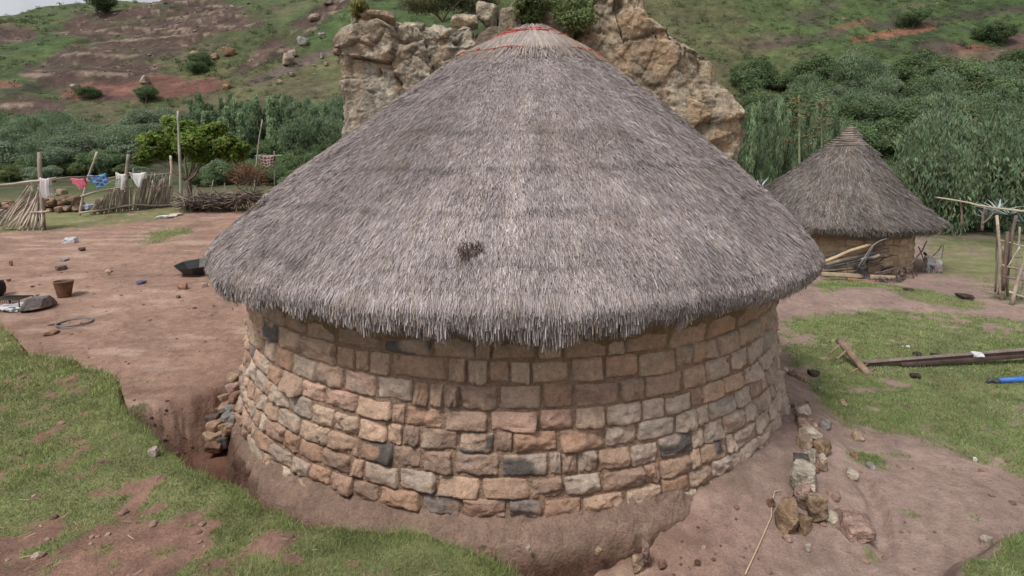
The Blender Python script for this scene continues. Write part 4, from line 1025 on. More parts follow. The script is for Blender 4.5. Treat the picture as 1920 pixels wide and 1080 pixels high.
for k, (px, py, w, h, lab) in enumerate(HB):
    q = G(px, py + h / 2, 25); s1 = q[1] / 1000
    stone('boulder', lab, q, (w * s1, w * s1 * .8, h * s1 * 1.15), [(.36, .25, .18), (.40, .31, .24), (.33, .27, .22), (.34, .20, .13)][k % 4] if 'grey' not in lab else (.34, .32, .30), 600 + k, k, 'boulders on the hillside', 'boulder', None, 'rock', 3, .05 * h * s1)

# ------------------------------------------------------------------ left: laundry fence, pole, brush
WOODC = (.33, .27, .22); PALEW = (.52, .45, .37); DARKW = (.16, .125, .10)
def pole(mb, pts, Y, r0, r1=None, col=WOODC, n=7, wob=.25, seg=8, thick=.74):
    """crooked stick through pixel points at depth Y (number or per point)"""
    Ys = np.full(len(pts), Y, float) if np.isscalar(Y) else np.array(Y, float)
    q = np.array([P(a, b, y) for (a, b), y in zip(pts, Ys)]); t = np.linspace(0, 1, len(q)); T = np.linspace(0, 1, seg)
    q = np.stack([np.interp(T, t, q[:, k]) for k in range(3)], 1)
    r1 = r0 if r1 is None else r1; rad = (r0 + (r1 - r0) * T) * thick
    s_ = float(abs(pts[0][0] * 7.1 + pts[0][1] * 3.3)); q[1:-1] += r0 * .5 * np.stack([vn(np.stack([T * 5, T * 0 + s_, T * 0], 1), k) for k in range(3)], 1)[1:-1]
    nz = 1 + .12 * vn(np.stack([T * 9, T * 0 + s_, T * 0], 1), 5)
    c = np.array(col) * (1 + .25 * vn(np.stack([T * 6, T * 0 + s_ + 3, T * 0], 1), 6))[:, None]; c = np.repeat(c, n, 0); c = np.concatenate([c, c[:1], c[-1:] * 1.2])
    mb.tube(q, rad * nz, n, (.3, .3, .3)); mb.c[-1] = np.clip(c, .02, .8); return mb
def px_part(t, name, pts, Y, r0, r1=None, col=WOODC, m='wood', label=None):
    return part(pole(MB(), pts, Y, r0, r1, col), name, M[m], t, True, label)
YF = lambda px: 19.1 + (px - 152) * .0150

b0 = P(82, 432, 16.6)
fa = thing('stick_fence', 'rough stick fence end with one tall post and leaning sticks, under the towel', 'fence', b0)
px_part(fa, 'post', [(74, 285), (76, 330), (79, 380), (83, 433)], 16.6, .075, .085, (.30, .25, .21))
px_part(fa, 'rail', [(-30, 350), (40, 342), (105, 333)], 16.5, .06, .045, (.42, .36, .29))
px_part(fa, 'rail', [(75, 341), (120, 334), (178, 331)], (16.7, 17.6, 19.2), .045, .03, (.30, .26, .22))
px_part(fa, 'rail', [(56, 398), (94, 396)], 16.5, .03, .03, (.45, .38, .3))
px_part(fa, 'rail', [(-20, 412), (20, 392), (62, 360)], 16.9, .035, .03, (.17, .13, .10))
px_part(fa, 'rail', [(57, 338), (62, 358)], 16.6, .03, .035, PALEW)
mb = MB(); g = random.Random(5)
for k in range(46):
    f = k / 45; bx = -8 + 92 * f + g.uniform(-14, 10); by = 428 + g.uniform(-8, 8) - 10 * (f < .2); tx_ = 58 + 20 * f + g.uniform(-9, 7); ty_ = 356 + g.uniform(-10, 26)
    pole(mb, [(tx_, ty_), ((tx_ + bx) / 2 + g.uniform(-4, 4), (ty_ + by) / 2), (bx, by)], (16.75, 16.6, 16.4), .016 + g.random() * .014, .03, [(.38, .31, .26), (.22, .175, .145), (.56, .49, .41)][g.choice((0, 0, 1, 2))], 6)
part(mb, 'stick_fan', M['wood'], fa)

fb = thing('stick_fence', 'stick fence panel with slanting bundles of sticks between crooked posts, under the white cloths', 'fence', P(240, 392, YF(240)))
for pts, r, c in (([(182, 285), (168, 322), (155, 370), (148, 411)], .055, (.47, .41, .33)), ([(241, 289), (238, 330), (236, 392)], .085, (.26, .215, .18)), ([(250, 315), (249, 350), (247, 390)], .045, (.42, .37, .31)), ([(320, 292), (322, 320), (321, 386)], .075, (.50, .42, .33))):
    px_part(fb, 'post', pts, YF(pts[1][0]), r * .9, r, c)
px_part(fb, 'rail', [(160, 340), (200, 334), (240, 328), (290, 328), (326, 324)], [YF(q) for q in (160, 200, 240, 290, 326)], .04, .035, (.36, .31, .26))
px_part(fb, 'rail', [(152, 369), (190, 359), (225, 350), (260, 350), (324, 349)], [YF(q) - .05 for q in (152, 190, 225, 260, 324)], .06, .04, (.42, .36, .29))
px_part(fb, 'rail', [(150, 399), (200, 393), (248, 384), (285, 386), (326, 384)], [YF(q) - .08 for q in (150, 200, 248, 285, 326)], .055, .05, (.43, .37, .3))
px_part(fb, 'rail', [(225, 335), (215, 338), (200, 345)], YF(215), .03, .02, (.45, .4, .33))
for (x0, x1, t0, t1, ya, n) in ((168, 246, 182, 246, 344, 62), (250, 286, 263, 293, 328, 40), (280, 324, 297, 322, 332, 48)):
    mb = MB()
    for k in range(n):
        f = (k + g.random() * .7) / n; bx = x0 + (x1 - x0) * f; by = 400 - (bx - 172) * .075 + g.uniform(-5, 5); tx_ = t0 + (t1 - t0) * f + g.uniform(-3, 3); ty_ = ya + g.uniform(-6, 18)
        if x0 < 200: ty_ = float(np.interp(tx_, [178, 225, 246], [376, 354, 346])) + g.uniform(-5, 10)
        if x0 > 200 and g.random() < .25: ty_ += 20
        Yk = YF(bx) + g.uniform(0, .1)
        pole(mb, [(tx_, ty_), ((tx_ + bx) / 2 + g.uniform(-1.5, 1.5), (ty_ + by) / 2), (bx, by)], Yk, .014 + g.random() * .012, .028, [(.40, .33, .28), (.27, .215, .18), (.54, .47, .40), (.35, .28, .23)][g.randrange(4)], 6)
    part(mb, 'stick_panel', M['wood'], fb)

# dry stone wall in the gap
sw = thing('dry_stone_wall', 'low tumbled dry stone wall of brown rocks behind the gap in the stick fence', 'wall', P(80, 405, 20))
mb = MB()
for k in range(95):
    px = g.uniform(-25, 152); hh = 44 * max(.35, 1 - abs(px - 118) / 90) if px > 40 else 26
    py = 404 - hh * g.random() - .02 * px; q, F = rough_stone((1, .8, .6), 700 + k % 9, 2, 10); s1 = g.uniform(9, 20) / 50
    a = g.random() * 6; Rm = np.array([[cos(a), sin(a), 0], [-sin(a), cos(a), 0], [0, 0, 1]])
    mb.add(q @ Rm * s1 + P(px, py, 19.9 + g.uniform(0, .7)), None, F, np.array([(.26, .165, .115), (.33, .23, .165), (.20, .125, .09), (.29, .245, .2)][g.randrange(4)]) * g.uniform(.85, 1.15))
part(mb, 'stones', M['stone'], sw)

def cloth(name, label, c4, Y, colf, seed, n=26, m=22, rip=.035, cat='laundry'):
    """hanging cloth: corners in pixels top-left, top-right, bottom-right, bottom-left; folded over the rail"""
    c4 = [P(*q, Y) for q in c4]; u, v = np.meshgrid(np.linspace(0, 1, n), np.linspace(0, 1, m)); u = u.ravel()[:, None]; v = v.ravel()[:, None]
    V = (c4[0] * (1 - u) + c4[1] * u) * (1 - v) + (c4[3] * (1 - u) + c4[2] * u) * v
    fold = np.sin(u * 15 + seed + 1.2 * np.sin(u * 5 + seed)) * (.3 + .7 * v)
    V[:, 1:2] += rip * fold - .05; V[:, 2:3] += -.05 * np.sin(u * pi) * (1 - v) + .025 * np.sin(u * 9 + seed) * v; V[:, 0:1] += .012 * np.sin(v * 7 + seed)
    V = np.concatenate([V.reshape(m, n, 3)]); top = V[0]
    back = np.stack([top + np.array([0, .05 + .06 * min(k, 1), .03 if k == 0 else -.07 * k]) for k in range(4)]); V = np.concatenate([back[::-1], V]); M_ = m + 4
    i = np.arange(M_ - 1)[:, None] * n; j = np.arange(n - 1)[None]
    Q = np.stack([i + j, i + n + j, i + n + j + 1, i + j + 1], -1).reshape(-1, 4)
    uu, vv = np.meshgrid(np.linspace(0, 1, n), np.linspace(-.15, 1, M_)); c = colf(uu.ravel(), vv.ravel()); loc = c4[0]
    o = build(name, V.reshape(-1, 3) - loc, Q, M['cloth'], None, c, True, [float(q) for q in loc]); return tag(o, label, cat)
def flat_(c): return lambda u, v: np.tile(np.array(c, float), (len(u), 1))
def strip(a, b, k): return lambda u, v: np.where((np.sin(u * k) > 0)[:, None], np.array(a, float), np.array(b, float))
def blue(u, v):
    c = np.tile(np.array([.06, .17, .48]), (len(u), 1)); s_ = np.sin(u * 22 + v * 4); c[s_ > .55] = (.05, .06, .20); c[np.sin(v * 15 + u * 8) > .75] = (.10, .42, .52); c[np.sin(u * 9 - v * 17 + 2) > .88] = (.45, .40, .30); return c
cloth('towel', 'white striped towel hanging by the tall post at the left fence end', [(75, 334), (93, 334), (96, 369), (80, 371)], 16.4, strip((.72, .70, .70), (.58, .55, .56), 24), 1, cat='towel')
cloth('towel', 'small white cloth bunched beside the striped towel at the left fence end', [(90, 352), (97, 352), (103, 366), (92, 369)], 16.45, flat_((.70, .70, .70)), 2, 14, 10, cat='cloth')
cloth('cloth', 'pink cloth hanging in a triangle from the rail over the fence gap', [(132, 333), (160, 335), (164, 350), (151, 355)], 18.6, flat_((.60, .17, .23)), 3)
cloth('cloth', 'blue patterned cloth spread over the rail between the pink and the white cloths', [(165, 329), (199, 326), (205, 346), (186, 354)], 19.3, blue, 4)
cloth('shirt', 'white shirt hanging narrow with a pointed tail beside the blue cloth', [(219, 324), (236, 327), (234, 357), (219, 349)], 20.1, flat_((.72, .70, .68)), 5)
cloth('cloth', 'white cloth hung by two corners as a triangle on the fence panel', [(243, 324), (273, 324), (265, 351), (261, 351)], 20.5, flat_((.76, .75, .74)), 6)

pl = pole(MB(), [(334, 208), (336, 290), (339, 380)], 21.6, .055, .085, (.38, .35, .31), 8, .2, 14)
o = pl.build('pole', M['wood'], None, True, P(339, 380, 21.6)); tag(o, 'tall thin grey pole standing in front of the round green tree', 'pole')
mb = MB(); pole(mb, [(492, 224), (485, 262), (478, 335), (476, 365)], 22, .03, .05, (.36, .31, .26)); pole(mb, [(489, 232), (500, 229), (503, 236)], 22, .02, .012, DARKW); pole(mb, [(488, 246), (482, 238)], 22, .02, .01, DARKW)
o = mb.build('dead_stick', M['wood'], None, True, P(476, 365, 22)); tag(o, 'leaning dead stick with a stubby forked top above the brush pile', 'stick')
mb = MB(); pole(mb, [(514, 283), (515, 350)], 22.3, .025, .03, (.30, .30, .25)); 
rk = thing('drying_rack', 'thin upright pole with a crossbar above the brush pile near the thatch', 'rack', P(515, 352, 22.3)); part(mb, 'post', M['wood'], rk); px_part(rk, 'crossbar', [(478, 292), (530, 291)], 22.25, .018, .018, (.45, .42, .36))
cloth('cloth', 'dark red checked cloth hung on the crossbar above the brush pile', [(485, 291), (514, 292), (512, 311), (492, 313)], 22.15, lambda u, v: np.where(((np.sin(u * 26) > .3) | (np.sin(v * 22) > .5))[:, None], np.array([.42, .34, .31]), np.array([.13, .035, .03])), 7)

# brush pile and dead orange bush
t = thing('brush_pile', 'tangled grey pile of cut branches between the pole and the big roof', 'brush pile', P(415, 385, 20.5)); mb = MB(); gg = np.random.default_rng(12)
n = 700; f = gg.random(n); pxs = 342 + 140 * f; top = np.interp(pxs, [335, 380, 430, 470, 510], [380, 364, 366, 362, 350]); bot = np.interp(pxs, [335, 400, 470, 510], [388, 388, 378, 365])
pys = bot + (top - bot) * gg.random(n) ** 1.3
base = np.array([P(a, b, 20.6 + gg.uniform(-.7, .7)) for a, b in zip(pxs, pys)]); d = gg.normal(size=(n, 3)) * np.array([1, .6, .38]); d /= np.linalg.norm(d, axis=1)[:, None]
ln = gg.uniform(.3, 1.3, n)[:, None]
for k in range(n):
    q = base[k]; e = d[k] * ln[k]; mb.tube([q - e * .5, q + np.array([0, 0, .04]), q + e * .5], [.02, .016, .006], 5, np.array([(.15, .115, .095), (.10, .08, .07), (.23, .18, .15)][k % 3]) * gg.uniform(.8, 1.2))
part(mb, 'branches', M['wood'], t)
mb = MB()
for k in range(4):
    a = g.uniform(370, 450); pole(mb, [(a - 20 - g.random() * 20, 374 + g.uniform(0, 10)), (a, 370 + g.uniform(-2, 8)), (a + 45, 382 + g.uniform(-12, 6))], 20.3, .03, .02, (.15, .115, .10))
part(mb, 'log', M['wood'], t, True)
t = thing('dead_bush', 'dead orange-brown twiggy bush rising from the brush pile', 'bush', P(466, 352, 21)); gg = np.random.default_rng(13); n = 1100
cen = P(466, 346, 21); d = gg.normal(size=(n, 3)) * np.array([.55, .55, .5]) + np.array([0, 0, .75]); d /= np.linalg.norm(d, axis=1)[:, None]
s0 = gg.random((n, 1)) ** .6 * 1.0; b0_ = cen + d * s0 * .75; tpn = b0_ + (d + .5 * gg.normal(size=(n, 3))) * gg.uniform(.08, .3, (n, 1))
mbx = MB(); mbx.blades(b0_, tpn, .018, np.where(s0 > .55, np.array([.23, .125, .08]), np.array([.15, .105, .08])) * gg.uniform(.7, 1.3, (n, 1)), .3); part(mbx, 'twigs', M['straw'], t, False)

# ------------------------------------------------------------------ left yard
def gpt(px, py): return G(px, py, 3, 60)
q = gpt(133, 455); k = q[1] / 1000
def crumple(name, label, loc, size, col, seed, mt='plastic', cat='litter'):
    v, F = rough_stone(size, seed, 4, 5); v = v * (1 + .22 * fbm(v / max(size), 4, 3, seed)[:, None] + .12 * np.abs(fbm(v / max(size), 9, 2, seed + 1))[:, None]); v[:, 2] += size[2] * .38
    o = build(name, v, F, M[mt], None, np.tile(np.array(col), (len(v), 1)) * (1 + .1 * fbm(v, 20, 2, 3)[:, None]), True, [float(w) for w in loc]); return tag(o, label, cat)
crumple('plastic_bag', 'crumpled white plastic bag lying in the middle of the dirt yard', q, (22 * k, 16 * k, 11 * k), (.62, .64, .66), 21, cat='plastic bag')
q = gpt(310, 408); k = q[1] / 1000; crumple('rag', 'flat white rag on the dirt in front of the stick fence', q, (28 * k, 30 * k, 5 * k), (.70, .68, .67), 22, 'cloth', 'rag')
q = gpt(330, 404); k = q[1] / 1000; crumple('rag', 'pinkish scrap of cloth at the right end of the flat white rag', q, (18 * k, 20 * k, 4 * k), (.62, .48, .42), 23, 'cloth', 'rag')
q = P(163, 392, 20.2); crumple('rag', 'blue and white bundle of cloth at the foot of the leaning fence post', q, (.42, .3, .2), (.42, .48, .60), 24, 'cloth', 'rag')
q = gpt(120, 489); k = q[1] / 1000; crumple('plastic_bag', 'small grey plastic scrap on the dirt just below the white plastic bag', q, (12 * k, 14 * k, 4 * k), (.30, .31, .34), 25, cat='litter')
q = gpt(264, 532); k = q[1] / 1000; crumple('can', 'small crushed blue can in the middle of the dirt yard', q, (13 * k, 12 * k, 6 * k), (.07, .085, .16), 26, 'paint', 'can')
for n_, (px, py, w, h, c, lab) in enumerate(((154, 467, 12, 6, (.16, .10, .075), 'dark flat clod right of the small grey plastic scrap'), (115, 502, 19, 7, (.17, .12, .10), 'dark flat stone on the dirt between the bucket and the plastic bag'), (204, 507, 14, 5, (.50, .34, .26), 'pale pink flat stone in the dirt yard'), (343, 537, 19, 9, (.36, .20, .14), 'reddish stone on the dirt under the black basin'),
        (383, 534, 10, 7, (.46, .37, .30), 'pale stone on the dirt beside the thatch edge'), (21, 494, 6, 9, (.30, .16, .10), 'small upright brown stone at the left edge of the yard'), (16, 525, 9, 4, (.20, .12, .09), 'small dark stone above the cooking fire'), (365, 577, 8, 3, (.15, .10, .09), 'tiny dark stone near the hut wall in the yard'),
        (97, 623, 26, 6, (.30, .185, .13), 'broken lump of soil below the tyre'), (334, 556, 8, 5, (.25, .15, .11), 'small brown stone near the thatch edge'))):
    q = gpt(px, py + h / 2); k = q[1] / 1000; stone('stone', lab, q, (w * k, w * k * .8, h * k * 1.2), c, 720 + n_, n_, 'stones lying in the dirt yard', n=3, sink=.005)

# bucket
q = gpt(121, 557); k = q[1] / 1000; bk = thing('bucket', 'brown rusty tapered bucket standing in the dirt yard', 'bucket', q); mb = MB(); H = 31 * k; r1, r0 = 15.8 * k, 10.2 * k
prf = [(0, .01), (r0 * .98, .004), (r0, .012), (r0 + (r1 - r0) * .33, H * .33), (r0 + (r1 - r0) * .36, H * .345), (r0 + (r1 - r0) * .36, H * .37), (r0 + (r1 - r0) * .7, H * .70), (r1, H * .97), (r1 * 1.03, H), (r1 * .97, H * .995), (r1 * .93, H * .93), (r0 * .93, H * .1), (0, H * .09)]
def lathe(mb, prof, org, col, n=40, tilt=(0, 0)):
    prof = np.array(prof); th = np.arange(n) / n * 2 * pi; V = np.stack([prof[:, :1] * np.cos(th), prof[:, :1] * np.sin(th), np.repeat(prof[:, 1:], n, 1)], -1).reshape(-1, 3)
    V[:, 0] += V[:, 2] * tilt[0]; V[:, 1] += V[:, 2] * tilt[1]
    i = np.arange(len(prof) - 1)[:, None] * n; j = np.arange(n)[None]; j2 = (j + 1) % n
    c = np.array(col) * (1 + .3 * fbm(V / .3, 3, 4, 3)[:, None]); mb.add(V + org, np.stack([i + j, i + j2, i + n + j2, i + n + j], -1).reshape(-1, 4), None, np.clip(c, .01, 1)); return mb
part(lathe(mb, prf, q, (.17, .085, .05), 40, (-.02, .03)), 'bucket_body', M['iron'], bk)
mb = MB(); th = np.linspace(0, 2 * pi, 41); mb.tube(np.stack([q[0] - .02 * H + r1 * 1.02 * np.cos(th), q[1] + .03 * H + r1 * 1.02 * np.sin(th), q[2] + H + 0 * th], 1), .007, 6, (.27, .17, .12)); part(mb, 'rim', M['iron'], bk)
# tyre and stick
q = gpt(140, 607); k = q[1] / 1000; th = np.linspace(0, 2 * pi, 73); rr_ = 28 * k
mb = MB(); mb.tube(np.stack([rr_ * np.cos(th), rr_ * 1.0 * np.sin(th), .022 + .008 * np.cos(th + 1)], 1) + q, .014, 8, (.15, .14, .14)); o = mb.build('tyre', M['paint'], None, True, q); tag(o, 'thin grey bicycle tyre lying flat on the dirt yard', 'tyre')
a = gpt(90, 611); b = gpt(113, 609); mb = MB(); mb.tube([a + [0, 0, .012], (a + b) / 2 + [0, 0, .02], b + [0, 0, .015]], [.008, .014, .012], 6, (.15, .11, .09)); o = mb.build('stick', M['wood'], None, True, a); tag(o, 'short dark stick at the left side of the flat tyre', 'stick')
# cooking fire
q = gpt(25, 577); k = q[1] / 1000
v, F = rough_stone((70 * k, 50 * k, 9 * k), 31, 4, 6); v = v * (1 + .25 * fbm(v, 12, 4, 3)[:, None]); v[:, 2] += .01; c = np.where(fbm(v, 14, 3, 5)[:, None] > .25, np.array([.14, .13, .13]), np.array([.60, .59, .60])); o = build('ash_heap', v, F, M['ash'], None, c, True, [float(w) for w in q]); tag(o, 'heap of white ash under the small iron grate at the left edge', 'ash')
gr = thing('grate', 'small dark iron grate standing over the white ash heap', 'grate', q); mb = MB(); c0 = q + np.array([-.02, .05, .03]); w_ = 23 * k; h_ = 15 * k
for sy in (-.14, .14):
    for (a, b) in (((-w_, 0), (w_, 0)), ((-w_, h_), (w_, h_)), ((-w_, 0), (-w_, h_)), ((w_, 0), (w_, h_))): mb.tube([c0 + [a[0], sy, a[1]], c0 + [b[0], sy, b[1]]], .010, 6, (.06, .05, .045))
for f in np.linspace(-1, 1, 13): mb.tube([c0 + [w_ * f, -.14, h_], c0 + [w_ * f, .14, h_ + .004]], .006, 6, (.07, .055, .05)); mb.tube([c0 + [w_ * f, -.14, h_ * .55], c0 + [w_ * f, -.14, h_ * 1.12]], .006, 6, (.07, .055, .05))
part(mb, 'bars', M['iron'], gr)
q2 = gpt(72, 579); stone('stone', 'dark grey rounded rock beside the white ash heap', q2, (50 * k, 40 * k, 25 * k), (.15, .135, .135), 733, .4, None, 'stone', (.27, .20, .16))
q2 = gpt(48, 580); a = P(46, 572, q2[1]); b = P(80, 556, q2[1] + .1); mb = MB(); mb.tube([a, (a + b) / 2 + [0, 0, -.01], b], [.012, .014, .008], 6, (.09, .075, .07)); o = mb.build('stick', M['wood'], None, True, a); tag(o, 'charred stick leaning from the ash heap onto the grey rock', 'stick')
q2 = gpt(-8, 556); pt = thing('pot', 'black round cooking pot cut off by the left edge of the photo', 'pot', q2); k2 = q2[1] / 1000; mb = MB(); R_ = 16 * k2
lathe(mb, [(0, .0), (R_ * .55, .005), (R_ * .9, R_ * .4), (R_, R_ * .9), (R_ * .92, R_ * 1.5), (R_ * .78, R_ * 1.75), (R_ * .86, R_ * 1.85), (R_ * .74, R_ * 1.86), (R_ * .7, R_ * 1.7), (R_ * .85, R_ * .9), (0, R_ * .2)], q2, (.02, .018, .018)); part(mb, 'pot_body', M['iron'], pt)
mb = MB()
for sx in (-1, 1): mb.tube([q2 + np.array([sx * R_ * .9, -.02, R_ * 1.5]), q2 + np.array([sx * R_ * 1.15, -.02, R_ * 1.6]), q2 + np.array([sx * R_ * .9, -.02, R_ * 1.75])], .008, 6, (.025, .022, .02))
part(mb, 'handle', M['iron'], pt)
# black basin by the thatch
q = gpt(368, 514); bs = thing('basin', 'black flared wheelbarrow tray lying on the dirt beside the roof edge', 'basin', q); mb = MB(); k = q[1] / 1000; n8 = 8
th = np.arange(n8) / n8 * 2 * pi + pi / 8
def ring(rx, ry, z, dz=0): return np.stack([rx * np.cos(th), ry * np.sin(th), z + dz * np.sin(th)], 1)
rings = [ring(.01, .01, .01), ring(20 * k, 24 * k, .01), ring(21 * k, 25 * k, .03), ring(34 * k, 38 * k, 20 * k, .03), ring(36 * k, 40 * k, 20.5 * k, .03), ring(34 * k, 38 * k, 19 * k, .03), ring(20 * k, 24 * k, 3 * k), ring(.01, .01, 3 * k)]
V = np.concatenate(rings); i = np.arange(len(rings) - 1)[:, None] * n8; j = np.arange(n8)[None]; j2 = (j + 1) % n8
mb.add(V + q, np.stack([i + j, i + j2, i + n8 + j2, i + n8 + j], -1).reshape(-1, 4), None, (.045, .046, .046)); part(mb, 'tray', M['paint'], bs, False)
mb = MB(); mb.tube([q + np.array([20 * k, -22 * k, .02]), q + np.array([-12 * k, -24 * k, .012]), q + np.array([-18 * k, -10 * k, .012])], .014, 6, (.16, .085, .055)); part(mb, 'foot', M['iron'], bs)

# ------------------------------------------------------------------ loose stones beside the hut
OR_, TAN, CRM, PNK, GRY, DRK, BRN = (.36, .245, .155), (.38, .275, .19), (.50, .43, .35), (.40, .27, .22), (.30, .28, .255), (.14, .115, .105), (.27, .16, .11)
RS = [(1504, 771, 26, 21, CRM, 'cream block on the dirt heap right of the hut wall, above the pinkish slab'), (1469, 744, 18, 22, OR_, 'orange stone uppermost in the row beside the right hut wall'), (1472, 768, 20, 17, CRM, 'pale rounded stone against the right hut wall under the orange stone'),
      (1489, 759, 12, 12, TAN, 'small tan stone between the orange stone and the cream block'), (1513, 794, 46, 22, PNK, 'flat pinkish slab in the row of stones right of the hut'), (1519, 812, 34, 18, CRM, 'cream stone tucked under the flat pinkish slab'), (1508, 829, 30, 22, TAN, 'tan stone at the left of the orange stone in the row'),
      (1541, 838, 32, 27, OR_, 'orange stone at the outer edge of the row right of the hut'), (1518, 853, 30, 24, CRM, 'cream block resting above the dark stone in the row'), (1501, 864, 36, 22, DRK, 'dark grey stone in the row right of the hut'), (1541, 857, 14, 12, CRM, 'tiny pale stone under the outer orange stone'),
      (1543, 873, 14, 22, TAN, 'narrow upright tan stone at the outer edge of the row'), (1529, 878, 14, 18, BRN, 'small brown stone beside the narrow upright tan one'), (1507, 899, 56, 48, CRM, 'large pale stone with a smooth sloping face, biggest in the row'), (1474, 960, 50, 64, OR_, 'large pitted orange rock at the near end of the row'),
      (1506, 934, 36, 40, PNK, 'pinkish stone between the large pale stone and the pitted orange rock'), (1529, 955, 34, 50, (.35, .25, .165), 'ochre rock right of the pitted orange rock'), (1502, 981, 34, 28, (.36, .24, .15), 'brown wedge stone in front of the ochre rock'), (1446, 940, 16, 20, BRN, 'small brown stone left of the pitted orange rock'),
      (1600, 981, 74, 32, PNK, 'flat broken slab with whitish face lying alone on the dirt path'), (1476, 1008, 18, 11, PNK, 'small pink stone below the pitted orange rock'), (1515, 1026, 12, 17, CRM, 'small pale upright stone on the near dirt path'), (1848, 1011, 22, 15, (.40, .33, .28), 'pale stone at the lip of the grass bank at the lower right'),
      (1828, 860, 8, 7, (.7, .68, .64), 'tiny white stone on the right grass'), (1210, 1040, 18, 52, PNK, 'upright pinkish stone leaning on the mud skirt at the bottom of the photo'), (1196, 1055, 22, 30, TAN, 'tan stone at the left of the upright pinkish stone'), (906, 1043, 34, 30, (.33, .22, .15), 'brown stone half buried in the front of the mud skirt'),
      (1241, 1056, 16, 16, BRN, 'small brown stone right of the upright pinkish stone'), (1122, 1030, 16, 9, TAN, 'small tan stone on the front of the mud skirt'), (990, 1026, 10, 8, CRM, 'pebble on the front of the mud skirt'), (290, 846, 17, 20, (.46, .37, .32), 'pale stone set in the lip of the grass bank')]
for n_, (px, py, w, h, c, lab) in enumerate(RS):
    q = G(px, py + h * .42, 2, 30)
    if 880 < px < 1260 and py > 1010: q = P(px, py + h * .4, 3.72)
    k = q[1] / 1000; stone('stone', lab, q, (w * k * 1.08, w * k * .85, h * k * 1.12), c, 800 + n_, .3 * (n_ % 5), 'loose stones round the big hut', n=4, sink=.012, col2=np.array(c) * (.62 if c != CRM else .78), tilt=.1 * ((n_ % 3) - 1), mt='rock' if w * h > 700 else 'stone')
g2 = random.Random(17)
for n_ in range(16):
    a_ = g2.uniform(.62, 1.5); r_ = g2.uniform(3.72, 4.35); x_, y_ = HX + r_ * sin(a_), HY - r_ * cos(a_); s_ = g2.uniform(.05, .12)
    stone('stone', 'small rubble stone on the dirt between the right hut wall and the row of stones', (x_, y_, float(zfun(x_, y_)[0])), (s_ * 1.2, s_, s_ * .8), [TAN, CRM, PNK, BRN, GRY][n_ % 5], 1200 + n_, n_, 'rubble at the right hut wall', n=3, sink=.012)
LS = [(439, 712, 22, 17, TAN), (459, 704, 18, 15, GRY), (437, 727, 24, 16, PNK), (463, 718, 18, 18, TAN), (420, 747, 26, 17, TAN), (441, 745, 24, 18, BRN), (460, 736, 20, 18, GRY), (420, 763, 24, 16, PNK), (432, 769, 20, 14, (.24, .26, .24)), (404, 768, 18, 16, TAN), (402, 784, 26, 16, DRK), (428, 785, 24, 18, GRY), (402, 801, 32, 22, (.38, .25, .175)), (422, 803, 20, 18, TAN), (402, 819, 34, 18, (.40, .28, .2)), (423, 815, 18, 18, BRN), (402, 837, 30, 20, BRN), (444, 770, 18, 18, BRN), (440, 790, 20, 22, GRY), (432, 805, 20, 20, TAN), (418, 830, 20, 20, DRK)]
for n_, (px, py, w, h, c) in enumerate(LS):
    Y = 5.85 + (845 - py) / 140 * .75; q = P(px, py + h * .5, Y); k = Y / 1000
    lab = {10: 'dark stone in the middle of the heap left of the hut', 8: 'smooth greenish-grey stone in the heap left of the hut', 12: 'large tan block low in the heap left of the hut', 16: 'lowest brown stone of the heap left of the hut'}.get(n_, 'rough stone piled in the heap against the left hut wall')
    stone('stone', lab, q, (w * k * 1.12, w * k * 1.1, h * k * 1.2), c, 850 + n_, .5 * n_, 'stones heaped left of the hut', n=3, sink=.0)

# ------------------------------------------------------------------ right lawn: peg log, rail, blue bar, litter
lg = G(1600, 690, 3, 30); Yl = lg[1]
hr = thing('peg_log', 'round brown log with wooden pegs driven through it, lying on the right lawn', 'log', lg)
A_ = P(1573, 638, Yl + .45); B_ = P(1632, 707, Yl - .28); mb = MB(); T = np.linspace(0, 1, 12)[:, None]; pts = A_ + (B_ - A_) * T
mb.tube(pts, .052 * (1 + .06 * np.sin(T[:, 0] * 9)), 14, (.225, .155, .115)); c = mb.c[-1]; c[:-2] *= (1 + .35 * np.repeat(vn(np.stack([T[:, 0] * 8, T[:, 0] * 0, T[:, 0] * 0], 1), 3), 14))[:, None]; c[-2:] = (.34, .2, .12); part(mb, 'trunk', M['bark'], hr)
for f, (a, b) in ((.12, ((1592, 629), (1556, 663))), (.36, ((1597, 648), (1568, 673))), (.70, ((1628, 681), (1592, 700))), (.90, ((1640, 691), (1606, 716)))):
    c_ = A_ + (B_ - A_) * f; mb = pole(MB(), [a, ((a[0] + b[0]) / 2, (a[1] + b[1]) / 2), b], (c_[1] + .12, c_[1], c_[1] - .12), .018, .023, (.24, .17, .115)); part(mb, 'peg', M['wood'], hr)
a = G(1640, 690, 3, 30); b = G(1925, 672, 3, 30)
rl = thing('iron_rail', 'long double brown iron rail lying on the right lawn beside the peg log', 'rail', a)
def bar(mb, p0, p1, w, h, col):
    d = (p1 - p0); L = np.linalg.norm(d); d = d / L; s_ = np.cross(d, [0, 0, 1.]); s_ /= np.linalg.norm(s_); mb.box((p0 + p1) / 2, d * L / 2, s_ * w / 2, np.cross(s_, d) * h / 2, col, .03 if L > 1 else .12); return mb
Ya = a[1]; e0 = P(1625, 687, Ya); e1 = P(1990, 658, Ya + .15)
part(bar(MB(), e0 + [0, .05, .02], e1 + [0, .05, .02], .05, .05, (.115, .075, .064)), 'rail_bar', M['iron'], rl)
part(bar(MB(), P(1690, 684, Ya + .02), P(1990, 662, Ya + .17), .06, .045, (.10, .065, .055)), 'rail_bar', M['iron'], rl)
mb = MB(); bar(mb, e0 + [0, .05, .047], e1 + [0, .05, .047], .085, .012, (.22, .17, .15)); part(mb, 'flange', M['iron'], rl)
